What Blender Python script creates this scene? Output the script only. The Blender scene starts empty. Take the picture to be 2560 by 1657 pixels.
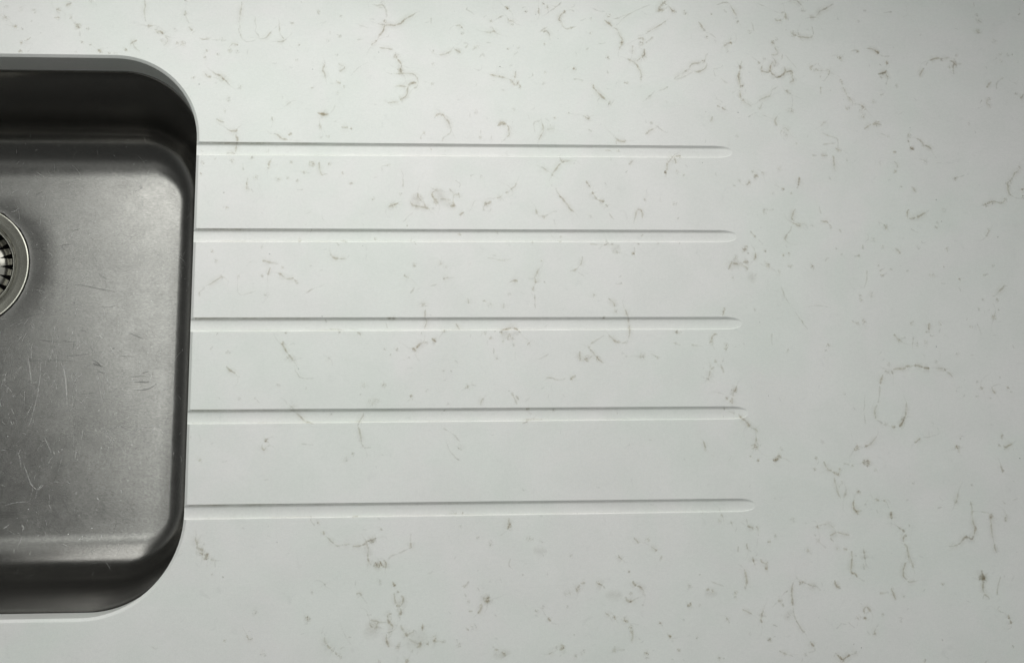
import bpy, bmesh, math, random
import numpy as np
from mathutils import Matrix, Vector, noise
random.seed(7)
S = bpy.context.scene
COL = S.collection

# ------------------------------------------------------------------ camera
CAM = {'f': 3347.057, 'px': 1098.288, 'py': 349.081, 'R': [[0.9973082, -0.0084974, -0.07283], [-0.0085219, 0.9730985, -0.2302316], [0.0728271, 0.2302325, 0.9704067]], 'loc': [0.102307, -0.221883, 0.948289]}          # solved from the grooves (source px of a 2560 x 1657 frame, metres)
cd = bpy.data.cameras.new('camera'); cam = bpy.data.objects.new('camera', cd); COL.objects.link(cam)
cd.sensor_fit = 'HORIZONTAL'; cd.sensor_width = 36.0
cd.lens = CAM['f'] / 2560 * 36.0
cd.shift_x = (1280 - CAM['px']) / 2560
cd.shift_y = (CAM['py'] - 828.5) / 2560
cd.clip_start = 0.01; cd.clip_end = 50
m = Matrix(CAM['R']).to_4x4(); m.translation = Vector(CAM['loc']); cam.matrix_world = m
S.camera = cam

# ------------------------------------------------------------------ light
W = bpy.data.worlds.new('World'); S.world = W; W.use_nodes = True
nt = W.node_tree; N = nt.nodes; L = nt.links; N.clear()
def nd(tree, typ, **kw):
    n = tree.nodes.new(typ)
    for k, v in kw.items():
        if k.startswith('i_'):
            key = k[2:]
            n.inputs[int(key) if key.isdigit() else key].default_value = v
        else: setattr(n, k, v)
    return n
def ramp(tree, stops, interp='EASE'):
    r = tree.nodes.new('ShaderNodeValToRGB'); r.color_ramp.interpolation = interp
    e = r.color_ramp.elements
    while len(e) < len(stops): e.new(0.5)
    for k, (p, c) in enumerate(stops):
        e[k].position = p
        e[k].color = (c, c, c, 1) if isinstance(c, (int, float)) else (*c, 1)
    return r
tc = nd(nt, 'ShaderNodeTexCoord'); sx = nd(nt, 'ShaderNodeSeparateXYZ'); L.new(tc.outputs['Generated'], sx.inputs[0])
# the dim room: a pale ceiling overhead (cut off towards the photographer), dark cupboards lower down
def mnode(op, x, y=None, clamp=False):
    n = nd(nt, 'ShaderNodeMath', operation=op, use_clamp=clamp)
    for k, v in enumerate((x, y)):
        if v is None: continue
        if isinstance(v, (int, float)): n.inputs[k].default_value = v
        else: L.new(v, n.inputs[k])
    return n.outputs[0]
def smooth(x, a, b):
    r = nd(nt, 'ShaderNodeMapRange', interpolation_type='SMOOTHSTEP', i_1=a, i_2=b); L.new(x, r.inputs[0]); return r.outputs[0]
zc = mnode('MAXIMUM', sx.outputs['Z'], 0.02)
U = mnode('DIVIDE', sx.outputs['X'], zc); V = mnode('DIVIDE', sx.outputs['Y'], zc)
CE = dict(u0=-0.34, u1=1.8, v0=-0.30, v1=0.70, su=0.16, sv0=0.22, sv1=0.30, L=0.72, base=0.095)
mk = mnode('MULTIPLY', smooth(U, CE['u0'] - CE['su'], CE['u0'] + CE['su']), smooth(U, CE['u1'] + 0.5, CE['u1'] - 0.5))
mk = mnode('MULTIPLY', mk, mnode('MULTIPLY', smooth(V, CE['v0'] - CE['sv0'], CE['v0'] + CE['sv0']), smooth(V, CE['v1'] + CE['sv1'], CE['v1'] - CE['sv1'])))
mk = mnode('MULTIPLY', mk, smooth(sx.outputs['Z'], 0.02, 0.10))
def spot(u, v, r0, r1, amt):
    d2 = mnode('SQRT', mnode('ADD', mnode('POWER', mnode('SUBTRACT', U, u), 2), mnode('POWER', mnode('SUBTRACT', V, v), 2)))
    r = nd(nt, 'ShaderNodeMapRange', interpolation_type='SMOOTHSTEP', i_1=r0, i_2=r1, i_3=amt, i_4=1.0); L.new(d2, r.inputs[0]); return r.outputs[0]
for b in [(-0.28, 0.02, 0.09, 0.20, 0.0), (-0.25, -0.08, 0.08, 0.20, 0.0), (-0.30, 0.25, 0.02, 0.12, 0.40)]: mk = mnode('MULTIPLY', mk, spot(*b))  # dark spots added overhead to darken reflections in the bowl's left floor
gain = 1.0                                                   # bright patches added to the ceiling to light up the steel's reflections
for u, v, r0, r1, amt in [(-0.16, 0.12, 0.03, 0.17, 3.9), (-0.05, 0.0, 0.05, 0.17, 3.4), (-0.11, 0.245, 0.02, 0.08, 1.0), (-0.12, 0.04, 0.03, 0.12, 1.2)]:
    gain = mnode('ADD', gain, mnode('MULTIPLY', mnode('SUBTRACT', 1.0, spot(u, v, r0, r1, 0.0)), amt))
mk = mnode('MULTIPLY', mk, gain)
band = mnode('SUBTRACT', 1.0, mnode('MULTIPLY', mnode('MULTIPLY', smooth(V, 0.14, 0.17), smooth(V, 0.215, 0.19)), 0.38))   # added dark stripe overhead, reflected as a band in the bowl floor
mk = mnode('MULTIPLY', mk, band)
side = mnode('MULTIPLY', smooth(U, -0.75, -2.2), smooth(sx.outputs['Z'], -0.05, 0.10))                    # added low glow from the left, lifts the bowl's right cove
lum = mnode('ADD', mnode('ADD', mnode('MULTIPLY', mk, CE['L']), CE['base']), mnode('MULTIPLY', side, 0.32))
cmb = nd(nt, 'ShaderNodeCombineXYZ')
for k in range(3): L.new(lum, cmb.inputs[k])
val = cmb.outputs[0]
tint = nd(nt, 'ShaderNodeVectorMath', operation='MULTIPLY'); L.new(val, tint.inputs[0]); tint.inputs[1].default_value = (0.968, 1.0, 0.988)
bg = nd(nt, 'ShaderNodeBackground'); L.new(tint.outputs[0], bg.inputs[0]); bg.inputs[1].default_value = 1.0
wo = nd(nt, 'ShaderNodeOutputWorld'); L.new(bg.outputs[0], wo.inputs[0])

WL = 2.50
WX0, WX1, WY, WZ0, WZ1 = -0.24, 0.42, 0.195, 0.115, 1.08   # the window behind the sink
ld = bpy.data.lights.new('window_light', 'AREA'); ld.shape = 'RECTANGLE'
ld.size = WX1 - WX0; ld.size_y = WZ1 - WZ0
ld.spread = math.radians(180)
ld.energy = WL * math.pi * ld.size * ld.size_y; ld.color = (0.995, 1.0, 0.985)
lo = bpy.data.objects.new('window_light', ld); COL.objects.link(lo)
lo.location = ((WX0 + WX1) / 2, WY, (WZ0 + WZ1) / 2); lo.rotation_euler = (math.radians(-90), 0, 0)

S.view_settings.view_transform = 'Standard'; S.view_settings.look = 'None'
S.view_settings.exposure = 0.0; S.view_settings.gamma = 1.0; S.view_settings.use_curve_mapping = False
S.render.engine = 'CYCLES'
S.cycles.max_bounces = 10; S.cycles.diffuse_bounces = 4; S.cycles.glossy_bounces = 6; S.cycles.transparent_max_bounces = 24
S.cycles.sample_clamp_indirect = 4.0

# ------------------------------------------------------------------ helpers
def link(name, mesh, parent=None, mats=()):
    o = bpy.data.objects.new(name, mesh); COL.objects.link(o)
    for mt in mats: mesh.materials.append(mt)
    if parent is not None: o.parent = parent
    return o
def from_bm(name, bm, parent=None, mats=(), smooth=True, angle=None):
    me = bpy.data.meshes.new(name); bm.to_mesh(me); bm.free()
    for p in me.polygons: p.use_smooth = smooth
    if angle is not None: me.set_sharp_from_angle(angle=math.radians(angle))
    return link(name, me, parent, mats)
def empty(name, loc, label, cat):
    o = bpy.data.objects.new(name, None); COL.objects.link(o); o.location = loc; o.empty_display_size = 0.05
    o['label'] = label; o['category'] = cat; return o
def sm(e0, e1, x):
    t = min(1, max(0, (x - e0) / (e1 - e0))); return t * t * (3 - 2 * t)

# ------------------------------------------------------------------ materials
def new_mat(name):
    mt = bpy.data.materials.new(name); mt.use_nodes = True; t = mt.node_tree; t.nodes.clear()
    out = t.nodes.new('ShaderNodeOutputMaterial'); p = t.nodes.new('ShaderNodeBsdfPrincipled')
    t.links.new(p.outputs[0], out.inputs[0]); return mt, t, p, out
def noise_n(t, scale, detail=3, rough=0.55, dist=0.0, coord=None, vec_scale=None):
    n = nd(t, 'ShaderNodeTexNoise', i_2=scale, i_3=detail, i_4=rough); n.inputs['Distortion'].default_value = dist
    if coord is not None:
        if vec_scale:
            mpn = nd(t, 'ShaderNodeMapping'); mpn.inputs['Scale'].default_value = vec_scale
            t.links.new(coord, mpn.inputs[0]); t.links.new(mpn.outputs[0], n.inputs[0])
        else: t.links.new(coord, n.inputs[0])
    return n

QUARTZ_A = (0.730, 0.748, 0.712); QUARTZ_B = (0.765, 0.774, 0.744)
def quartz_color(t):
    g = nd(t, 'ShaderNodeNewGeometry').outputs['Position']
    a = noise_n(t, 26, 4, 0.6, 0.4, g); r = ramp(t, [(0.32, QUARTZ_A), (0.68, QUARTZ_B)]); t.links.new(a.outputs[0], r.inputs[0])
    # pinkish and greenish clouds deep in the stone
    b = noise_n(t, 9, 3, 0.6, 0.8, g); r2 = ramp(t, [(0.35, (0.985, 1.0, 0.985)), (0.66, (1.012, 0.992, 1.0))]); t.links.new(b.outputs[0], r2.inputs[0])
    m1 = nd(t, 'ShaderNodeMix', data_type='RGBA', blend_type='MULTIPLY', i_0=1.0); t.links.new(r.outputs[0], m1.inputs[6]); t.links.new(r2.outputs[0], m1.inputs[7])
    # fine grain of the resin and crushed stone
    c = noise_n(t, 1100, 2, 0.7, 0, g); r3 = ramp(t, [(0.25, 0.955), (0.75, 1.03)], 'LINEAR'); t.links.new(c.outputs[0], r3.inputs[0])
    m2 = nd(t, 'ShaderNodeMix', data_type='RGBA', blend_type='MULTIPLY', i_0=1.0); t.links.new(m1.outputs[2], m2.inputs[6]); t.links.new(r3.outputs[0], m2.inputs[7])
    # small smudges that almost vanish
    d = noise_n(t, 95, 5, 0.62, 1.2, g); r4 = ramp(t, [(0.60, 1.0), (0.74, 0.945)]); t.links.new(d.outputs[0], r4.inputs[0])
    m3 = nd(t, 'ShaderNodeMix', data_type='RGBA', blend_type='MULTIPLY', i_0=1.0); t.links.new(m2.outputs[2], m3.inputs[6]); t.links.new(r4.outputs[0], m3.inputs[7])
    e_ = noise_n(t, 420, 2, 0.6, 0, g); r5 = ramp(t, [(0.3, 0.982), (0.7, 1.018)], 'LINEAR'); t.links.new(e_.outputs[0], r5.inputs[0])
    m4 = nd(t, 'ShaderNodeMix', data_type='RGBA', blend_type='MULTIPLY', i_0=1.0); t.links.new(m3.outputs[2], m4.inputs[6]); t.links.new(r5.outputs[0], m4.inputs[7])
    return m4.outputs[2], g
def quartz_bsdf(t, p, g):
    rn = noise_n(t, 14, 4, 0.6, 0.3, g); rr = ramp(t, [(0.3, 0.36), (0.7, 0.46)]); t.links.new(rn.outputs[0], rr.inputs[0]); t.links.new(rr.outputs[0], p.inputs['Roughness'])
    p.inputs['Specular IOR Level'].default_value = 0.32
mat_quartz, t, p, _ = new_mat('white_quartz'); c, g = quartz_color(t); t.links.new(c, p.inputs['Base Color']); quartz_bsdf(t, p, g)
bmp = nd(t, 'ShaderNodeBump', i_0=0.05, i_1=0.0002); bn = noise_n(t, 1400, 2, 0.6, 0, g); t.links.new(bn.outputs[0], bmp.inputs['Height']); t.links.new(bmp.outputs[0], p.inputs['Normal'])

# veins in the stone: the 'vein' attribute carries their density, the 'tone' attribute their tint
mat_vein, t, p, out = new_mat('quartz_vein')
at = nd(t, 'ShaderNodeAttribute', attribute_name='vein'); tn = nd(t, 'ShaderNodeAttribute', attribute_name='tone')
c, g = quartz_color(t); quartz_bsdf(t, p, g)
vc = ramp(t, [(0.0, (0.45, 0.385, 0.235)), (0.45, (0.35, 0.290, 0.170)), (0.8, (0.21, 0.178, 0.115)), (1.0, (0.06, 0.06, 0.055))], 'LINEAR'); t.links.new(tn.outputs['Fac'], vc.inputs[0]); t.links.new(vc.outputs[0], p.inputs['Base Color'])
f1 = noise_n(t, 950, 4, 0.7, 0.5, g); fr = ramp(t, [(0.30, 0.35), (0.66, 1.20)], 'LINEAR'); t.links.new(f1.outputs[0], fr.inputs[0])
f2 = noise_n(t, 260, 3, 0.6, 0.5, g); fr2 = ramp(t, [(0.30, 0.45), (0.62, 1.15)], 'LINEAR'); t.links.new(f2.outputs[0], fr2.inputs[0])
ma = nd(t, 'ShaderNodeMath', operation='MULTIPLY'); t.links.new(fr.outputs[0], ma.inputs[0]); t.links.new(fr2.outputs[0], ma.inputs[1])
mb = nd(t, 'ShaderNodeMath', operation='MULTIPLY', use_clamp=True); t.links.new(ma.outputs[0], mb.inputs[0]); t.links.new(at.outputs['Fac'], mb.inputs[1])
tr = nd(t, 'ShaderNodeBsdfTransparent'); mx = nd(t, 'ShaderNodeMixShader'); t.links.new(mb.outputs[0], mx.inputs[0]); t.links.new(tr.outputs[0], mx.inputs[1]); t.links.new(p.outputs[0], mx.inputs[2]); t.links.new(mx.outputs[0], out.inputs[0])

# worn brushed steel
def steel(name, base, rough, brush=(1, 1, 1), aniso=0.0, dent=0.0):
    mt, t, p, _ = new_mat(name); g = nd(t, 'ShaderNodeNewGeometry').outputs['Position']
    p.inputs['Metallic'].default_value = 0.88
    a = noise_n(t, 22, 5, 0.65, 0.6, g); r = ramp(t, [(0.3, tuple(x * 0.96 for x in base)), (0.7, tuple(min(1, x * 1.04) for x in base))]); t.links.new(a.outputs[0], r.inputs[0])
    b = noise_n(t, 900, 4, 0.7, 0, g, brush); r2 = ramp(t, [(0.3, 0.84), (0.7, 1.13)], 'LINEAR'); t.links.new(b.outputs[0], r2.inputs[0])
    m1 = nd(t, 'ShaderNodeMix', data_type='RGBA', blend_type='MULTIPLY', i_0=1.0); t.links.new(r.outputs[0], m1.inputs[6]); t.links.new(r2.outputs[0], m1.inputs[7]); t.links.new(m1.outputs[2], p.inputs['Base Color'])
    c = noise_n(t, 60, 6, 0.7, 0.5, g); r3 = ramp(t, [(0.3, rough - 0.02), (0.7, rough + 0.03)]); t.links.new(c.outputs[0], r3.inputs[0]); t.links.new(r3.outputs[0], p.inputs['Roughness'])
    bp = nd(t, 'ShaderNodeBump', i_0=0.10, i_1=0.0003); t.links.new(b.outputs[0], bp.inputs['Height'])
    if dent:
        d = noise_n(t, 13, 2, 0.5, 0.3, g, (1, 1.3, 1)); bp2 = nd(t, 'ShaderNodeBump', i_0=1.0, i_1=dent); t.links.new(d.outputs[0], bp2.inputs['Height']); t.links.new(bp2.outputs[0], bp.inputs['Normal'])
    t.links.new(bp.outputs[0], p.inputs['Normal']); return mt
mat_bowl = steel('brushed_steel', (0.230, 0.225, 0.210), 0.20, (0.45, 1.0, 1.0), dent=0.00025)
mat_flange = steel('dull_steel', (0.62, 0.605, 0.52), 0.24, (1, 1, 1))
mat_basket = steel('polished_steel', (0.27, 0.26, 0.23), 0.15, (1, 1, 1))
def scratch_mat(name, col, rough):
    mt, t, p, out = new_mat(name); g = nd(t, 'ShaderNodeNewGeometry').outputs['Position']
    p.inputs['Base Color'].default_value = (*col, 1); p.inputs['Metallic'].default_value = 0.6; p.inputs['Roughness'].default_value = rough
    at = nd(t, 'ShaderNodeAttribute', attribute_name='vein'); f = noise_n(t, 900, 3, 0.6, 0, g); fr = ramp(t, [(0.3, 0.3), (0.65, 1.1)], 'LINEAR'); t.links.new(f.outputs[0], fr.inputs[0])
    mm = nd(t, 'ShaderNodeMath', operation='MULTIPLY', use_clamp=True); t.links.new(fr.outputs[0], mm.inputs[0]); t.links.new(at.outputs['Fac'], mm.inputs[1])
    tr = nd(t, 'ShaderNodeBsdfTransparent'); mx = nd(t, 'ShaderNodeMixShader'); t.links.new(mm.outputs[0], mx.inputs[0]); t.links.new(tr.outputs[0], mx.inputs[1]); t.links.new(p.outputs[0], mx.inputs[2]); t.links.new(mx.outputs[0], out.inputs[0]); return mt
mat_sl = scratch_mat('bright_scratch', (0.98, 0.98, 0.94), 0.65)
mat_sd = scratch_mat('dark_scratch', (0.13, 0.13, 0.12), 0.5)
mat_black, t, p, _ = new_mat('black_rubber'); g = nd(t, 'ShaderNodeNewGeometry').outputs['Position']; n_ = noise_n(t, 200, 3, 0.5, 0, g); r_ = ramp(t, [(0.3, 0.008), (0.7, 0.022)]); t.links.new(n_.outputs[0], r_.inputs[0]); t.links.new(r_.outputs[0], p.inputs['Base Color']); p.inputs['Roughness'].default_value = 0.5

# ------------------------------------------------------------------ worktop with its sink cut-out
HX0, HX1, HY0, HY1 = -0.440, -0.0018, -0.3238, 0.0622   # cut-out, wall planes
RT, RB = 0.0605, 0.0660                                  # its corner radii (back, front)
CH = 0.0021                                              # eased edge
THICK = 0.0355
def rrect(x0, x1, y0, y1, rt, rb, n=20):
    """rounded rectangle, counter-clockwise, 4*(n+1) points + straight subdivisions"""
    pts = []
    for cx, cy, r, a0 in ((x1 - rt, y1 - rt, rt, 0), (x0 + rt, y1 - rt, rt, 90), (x0 + rb, y0 + rb, rb, 180), (x1 - rb, y0 + rb, rb, 270)):
        for k in range(n + 1):
            a = math.radians(a0 + 90 * k / n); pts.append((cx + r * math.cos(a), cy + r * math.sin(a)))
    return pts
def inset(e, n=20): return rrect(HX0 + e, HX1 - e, HY0 + e, HY1 - e, max(RT - e, 0.004), max(RB - e, 0.004), n)

G_STEP = 0.063
GX1 = [0.3908, 0.3903, 0.3902, 0.3908, 0.3920]
def g_par(x, i):
    k = min(1, max(0, x / 0.39)); xe = GX1[i]
    w = 0.0100 * (1 - k) + 0.0091 * k; d = 0.0023 * (1 - k) + 0.0015 * k
    f = 1.0
    if x > xe - 0.0130:
        u = min(1, (x - (xe - 0.0130)) / 0.0130); f = math.sqrt(max(0, 1 - u * u))
        d *= 1 - u ** 1.6; w2 = w * (f ** 0.75)
        return -i * G_STEP - w / 2, w2, d
    return -i * G_STEP - w / 2, w, d
PROF = [(-1, 0), (-0.95, -0.62), (-0.91, -0.88), (-0.85, -1.0), (0.52, -1.0), (0.60, -0.97), (0.70, -0.82), (0.82, -0.52), (0.92, -0.22), (1, 0)]
def g_depth(x, y):
    if x < HX1 - 0.001: return 0.0, -1
    for i in range(5):
        c, w, d = g_par(x, i)
        if x < GX1[i] and w > 1e-5:
            u = (y - c) / (w / 2)
            if abs(u) < 1:
                for (a, za), (b, zb) in zip(PROF, PROF[1:]):
                    if a <= u <= b: return (za + (zb - za) * (u - a) / (b - a)) * d, i
    return 0.0, -1

bm = bmesh.new()
OUT = [(1.35, 0.30), (-1.10, 0.30), (-1.10, -0.46), (1.35, -0.46)]
steps = [(-CH, 0.0), (-CH * 0.88, -0.00008), (-CH * 0.10, -0.0017), (0.0, -0.0020)] + [(0.0, -THICK + 0.0008), (-0.0008, -THICK)]
rings = [[bm.verts.new((x, y, z)) for x, y in inset(e)] for e, z in steps]
for r0, r1 in zip(rings, rings[1:]):
    for k in range(len(r0)): bm.faces.new((r0[k], r1[k], r1[(k + 1) % len(r0)], r0[(k + 1) % len(r0)]))
for z, ring in ((0.0, rings[0]), (-THICK, rings[-1])):
    ov = [bm.verts.new((x, y, z)) for x, y in OUT]
    es = [bm.edges.new((ov[k], ov[(k + 1) % 4])) for k in range(4)]
    re = [bm.edges.get((ring[k], ring[(k + 1) % len(ring)])) for k in range(len(ring))]
    bmesh.ops.triangle_fill(bm, edges=es + re, use_beauty=True)
    if z == 0.0: top = ov
    else:
        for k in range(4): bm.faces.new((top[k], top[(k + 1) % 4], ov[(k + 1) % 4], ov[k]))
bmesh.ops.recalc_face_normals(bm, faces=bm.faces)
me = bpy.data.meshes.new('slab'); bm.to_mesh(me); bm.free(); slab = link('slab_blank', me)

bm = bmesh.new()
for i in range(5):
    xe = GX1[i]
    xs = [-0.02] + [xe * k / 12 for k in range(12)] + [xe - 0.0130 + 0.0130 * v for v in (0, .15, .3, .45, .58, .7, .8, .88, .94, .975, .995)]
    prev = None
    for x in xs:
        c, w, d = g_par(x, i); d = max(d, 0.00002); w = max(w, 0.0006)
        prof = [(x, c + u * w / 2, z * d) for u, z in PROF]
        # flare the cutter upward along its own wall so that its lip never lies in the top plane
        e = 0.02 * w
        loop = [bm.verts.new(v) for v in prof[1:-1]]
        l = bm.verts.new((x, prof[0][1] - e, 0.0006)); r = bm.verts.new((x, prof[-1][1] + e, 0.0006))
        l0 = bm.verts.new(prof[0]); r0 = bm.verts.new(prof[-1])
        loop = [l, l0] + loop + [r0, r]
        if prev is None: bm.faces.new(loop)
        else:
            for k in range(len(loop)): bm.faces.new((prev[k], prev[(k + 1) % len(loop)], loop[(k + 1) % len(loop)], loop[k]))
        prev = loop
    bm.faces.new(prev[::-1])
bmesh.ops.recalc_face_normals(bm, faces=bm.faces)
me = bpy.data.meshes.new('cut'); bm.to_mesh(me); bm.free(); cut = link('cut', me)
md = slab.modifiers.new('b', 'BOOLEAN'); md.object = cut; md.operation = 'DIFFERENCE'; md.solver = 'EXACT'
dg = bpy.context.evaluated_depsgraph_get(); me = bpy.data.meshes.new_from_object(slab.evaluated_get(dg))
bpy.data.objects.remove(slab); bpy.data.objects.remove(cut)

# split the groove faces off as parts of the worktop
bm = bmesh.new(); bm.from_mesh(me); bmesh.ops.remove_doubles(bm, verts=bm.verts, dist=2e-6); bmesh.ops.triangulate(bm, faces=bm.faces)
def groove_of(co, nrm):
    if co.z > -1e-5 or co.z < -0.0040 or nrm.z < 0.02: return -1
    if co.x < -CH - 0.0005: return -1
    for i in range(5):
        c, w, d = g_par(co.x, i)
        if abs(co.y - c) < w / 2 + 1e-4 and co.x > HX1 - 1e-5: 
            # keep the eased sink edge with the worktop
            if co.x < HX1 + CH and co.z > -0.5 * d: 
                return -1
            return i
    return -1
tag_f = {f.index: groove_of(f.calc_center_median(), f.normal) for f in bm.faces}
bm.faces.ensure_lookup_table(); seen = set(); isl = {k: [] for k in range(5)}
for f in bm.faces:                                           # tiny islands go back to the worktop
    if f.index in seen or tag_f[f.index] < 0: continue
    k = tag_f[f.index]; st = [f]; seen.add(f.index); grp = []
    while st:
        c_ = st.pop(); grp.append(c_.index)
        for e_ in c_.edges:
            for o_ in e_.link_faces:
                if o_.index not in seen and tag_f[o_.index] == k: seen.add(o_.index); st.append(o_)
    isl[k].append(grp)
for k, gs in isl.items():
    for grp in sorted(gs, key=len)[:-1]:
        for i_ in grp: tag_f[i_] = -1
parts_v = {k: ([], []) for k in range(-1, 5)}; maps = {k: {} for k in range(-1, 5)}
for f in bm.faces:
    g_ = tag_f[f.index]
    vs, fs = parts_v[g_]; mp_ = maps[g_]; idx = []
    for v in f.verts:
        if v.index not in mp_: mp_[v.index] = len(vs); vs.append(tuple(v.co))
        idx.append(mp_[v.index])
    fs.append(idx)
bm.free()

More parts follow.
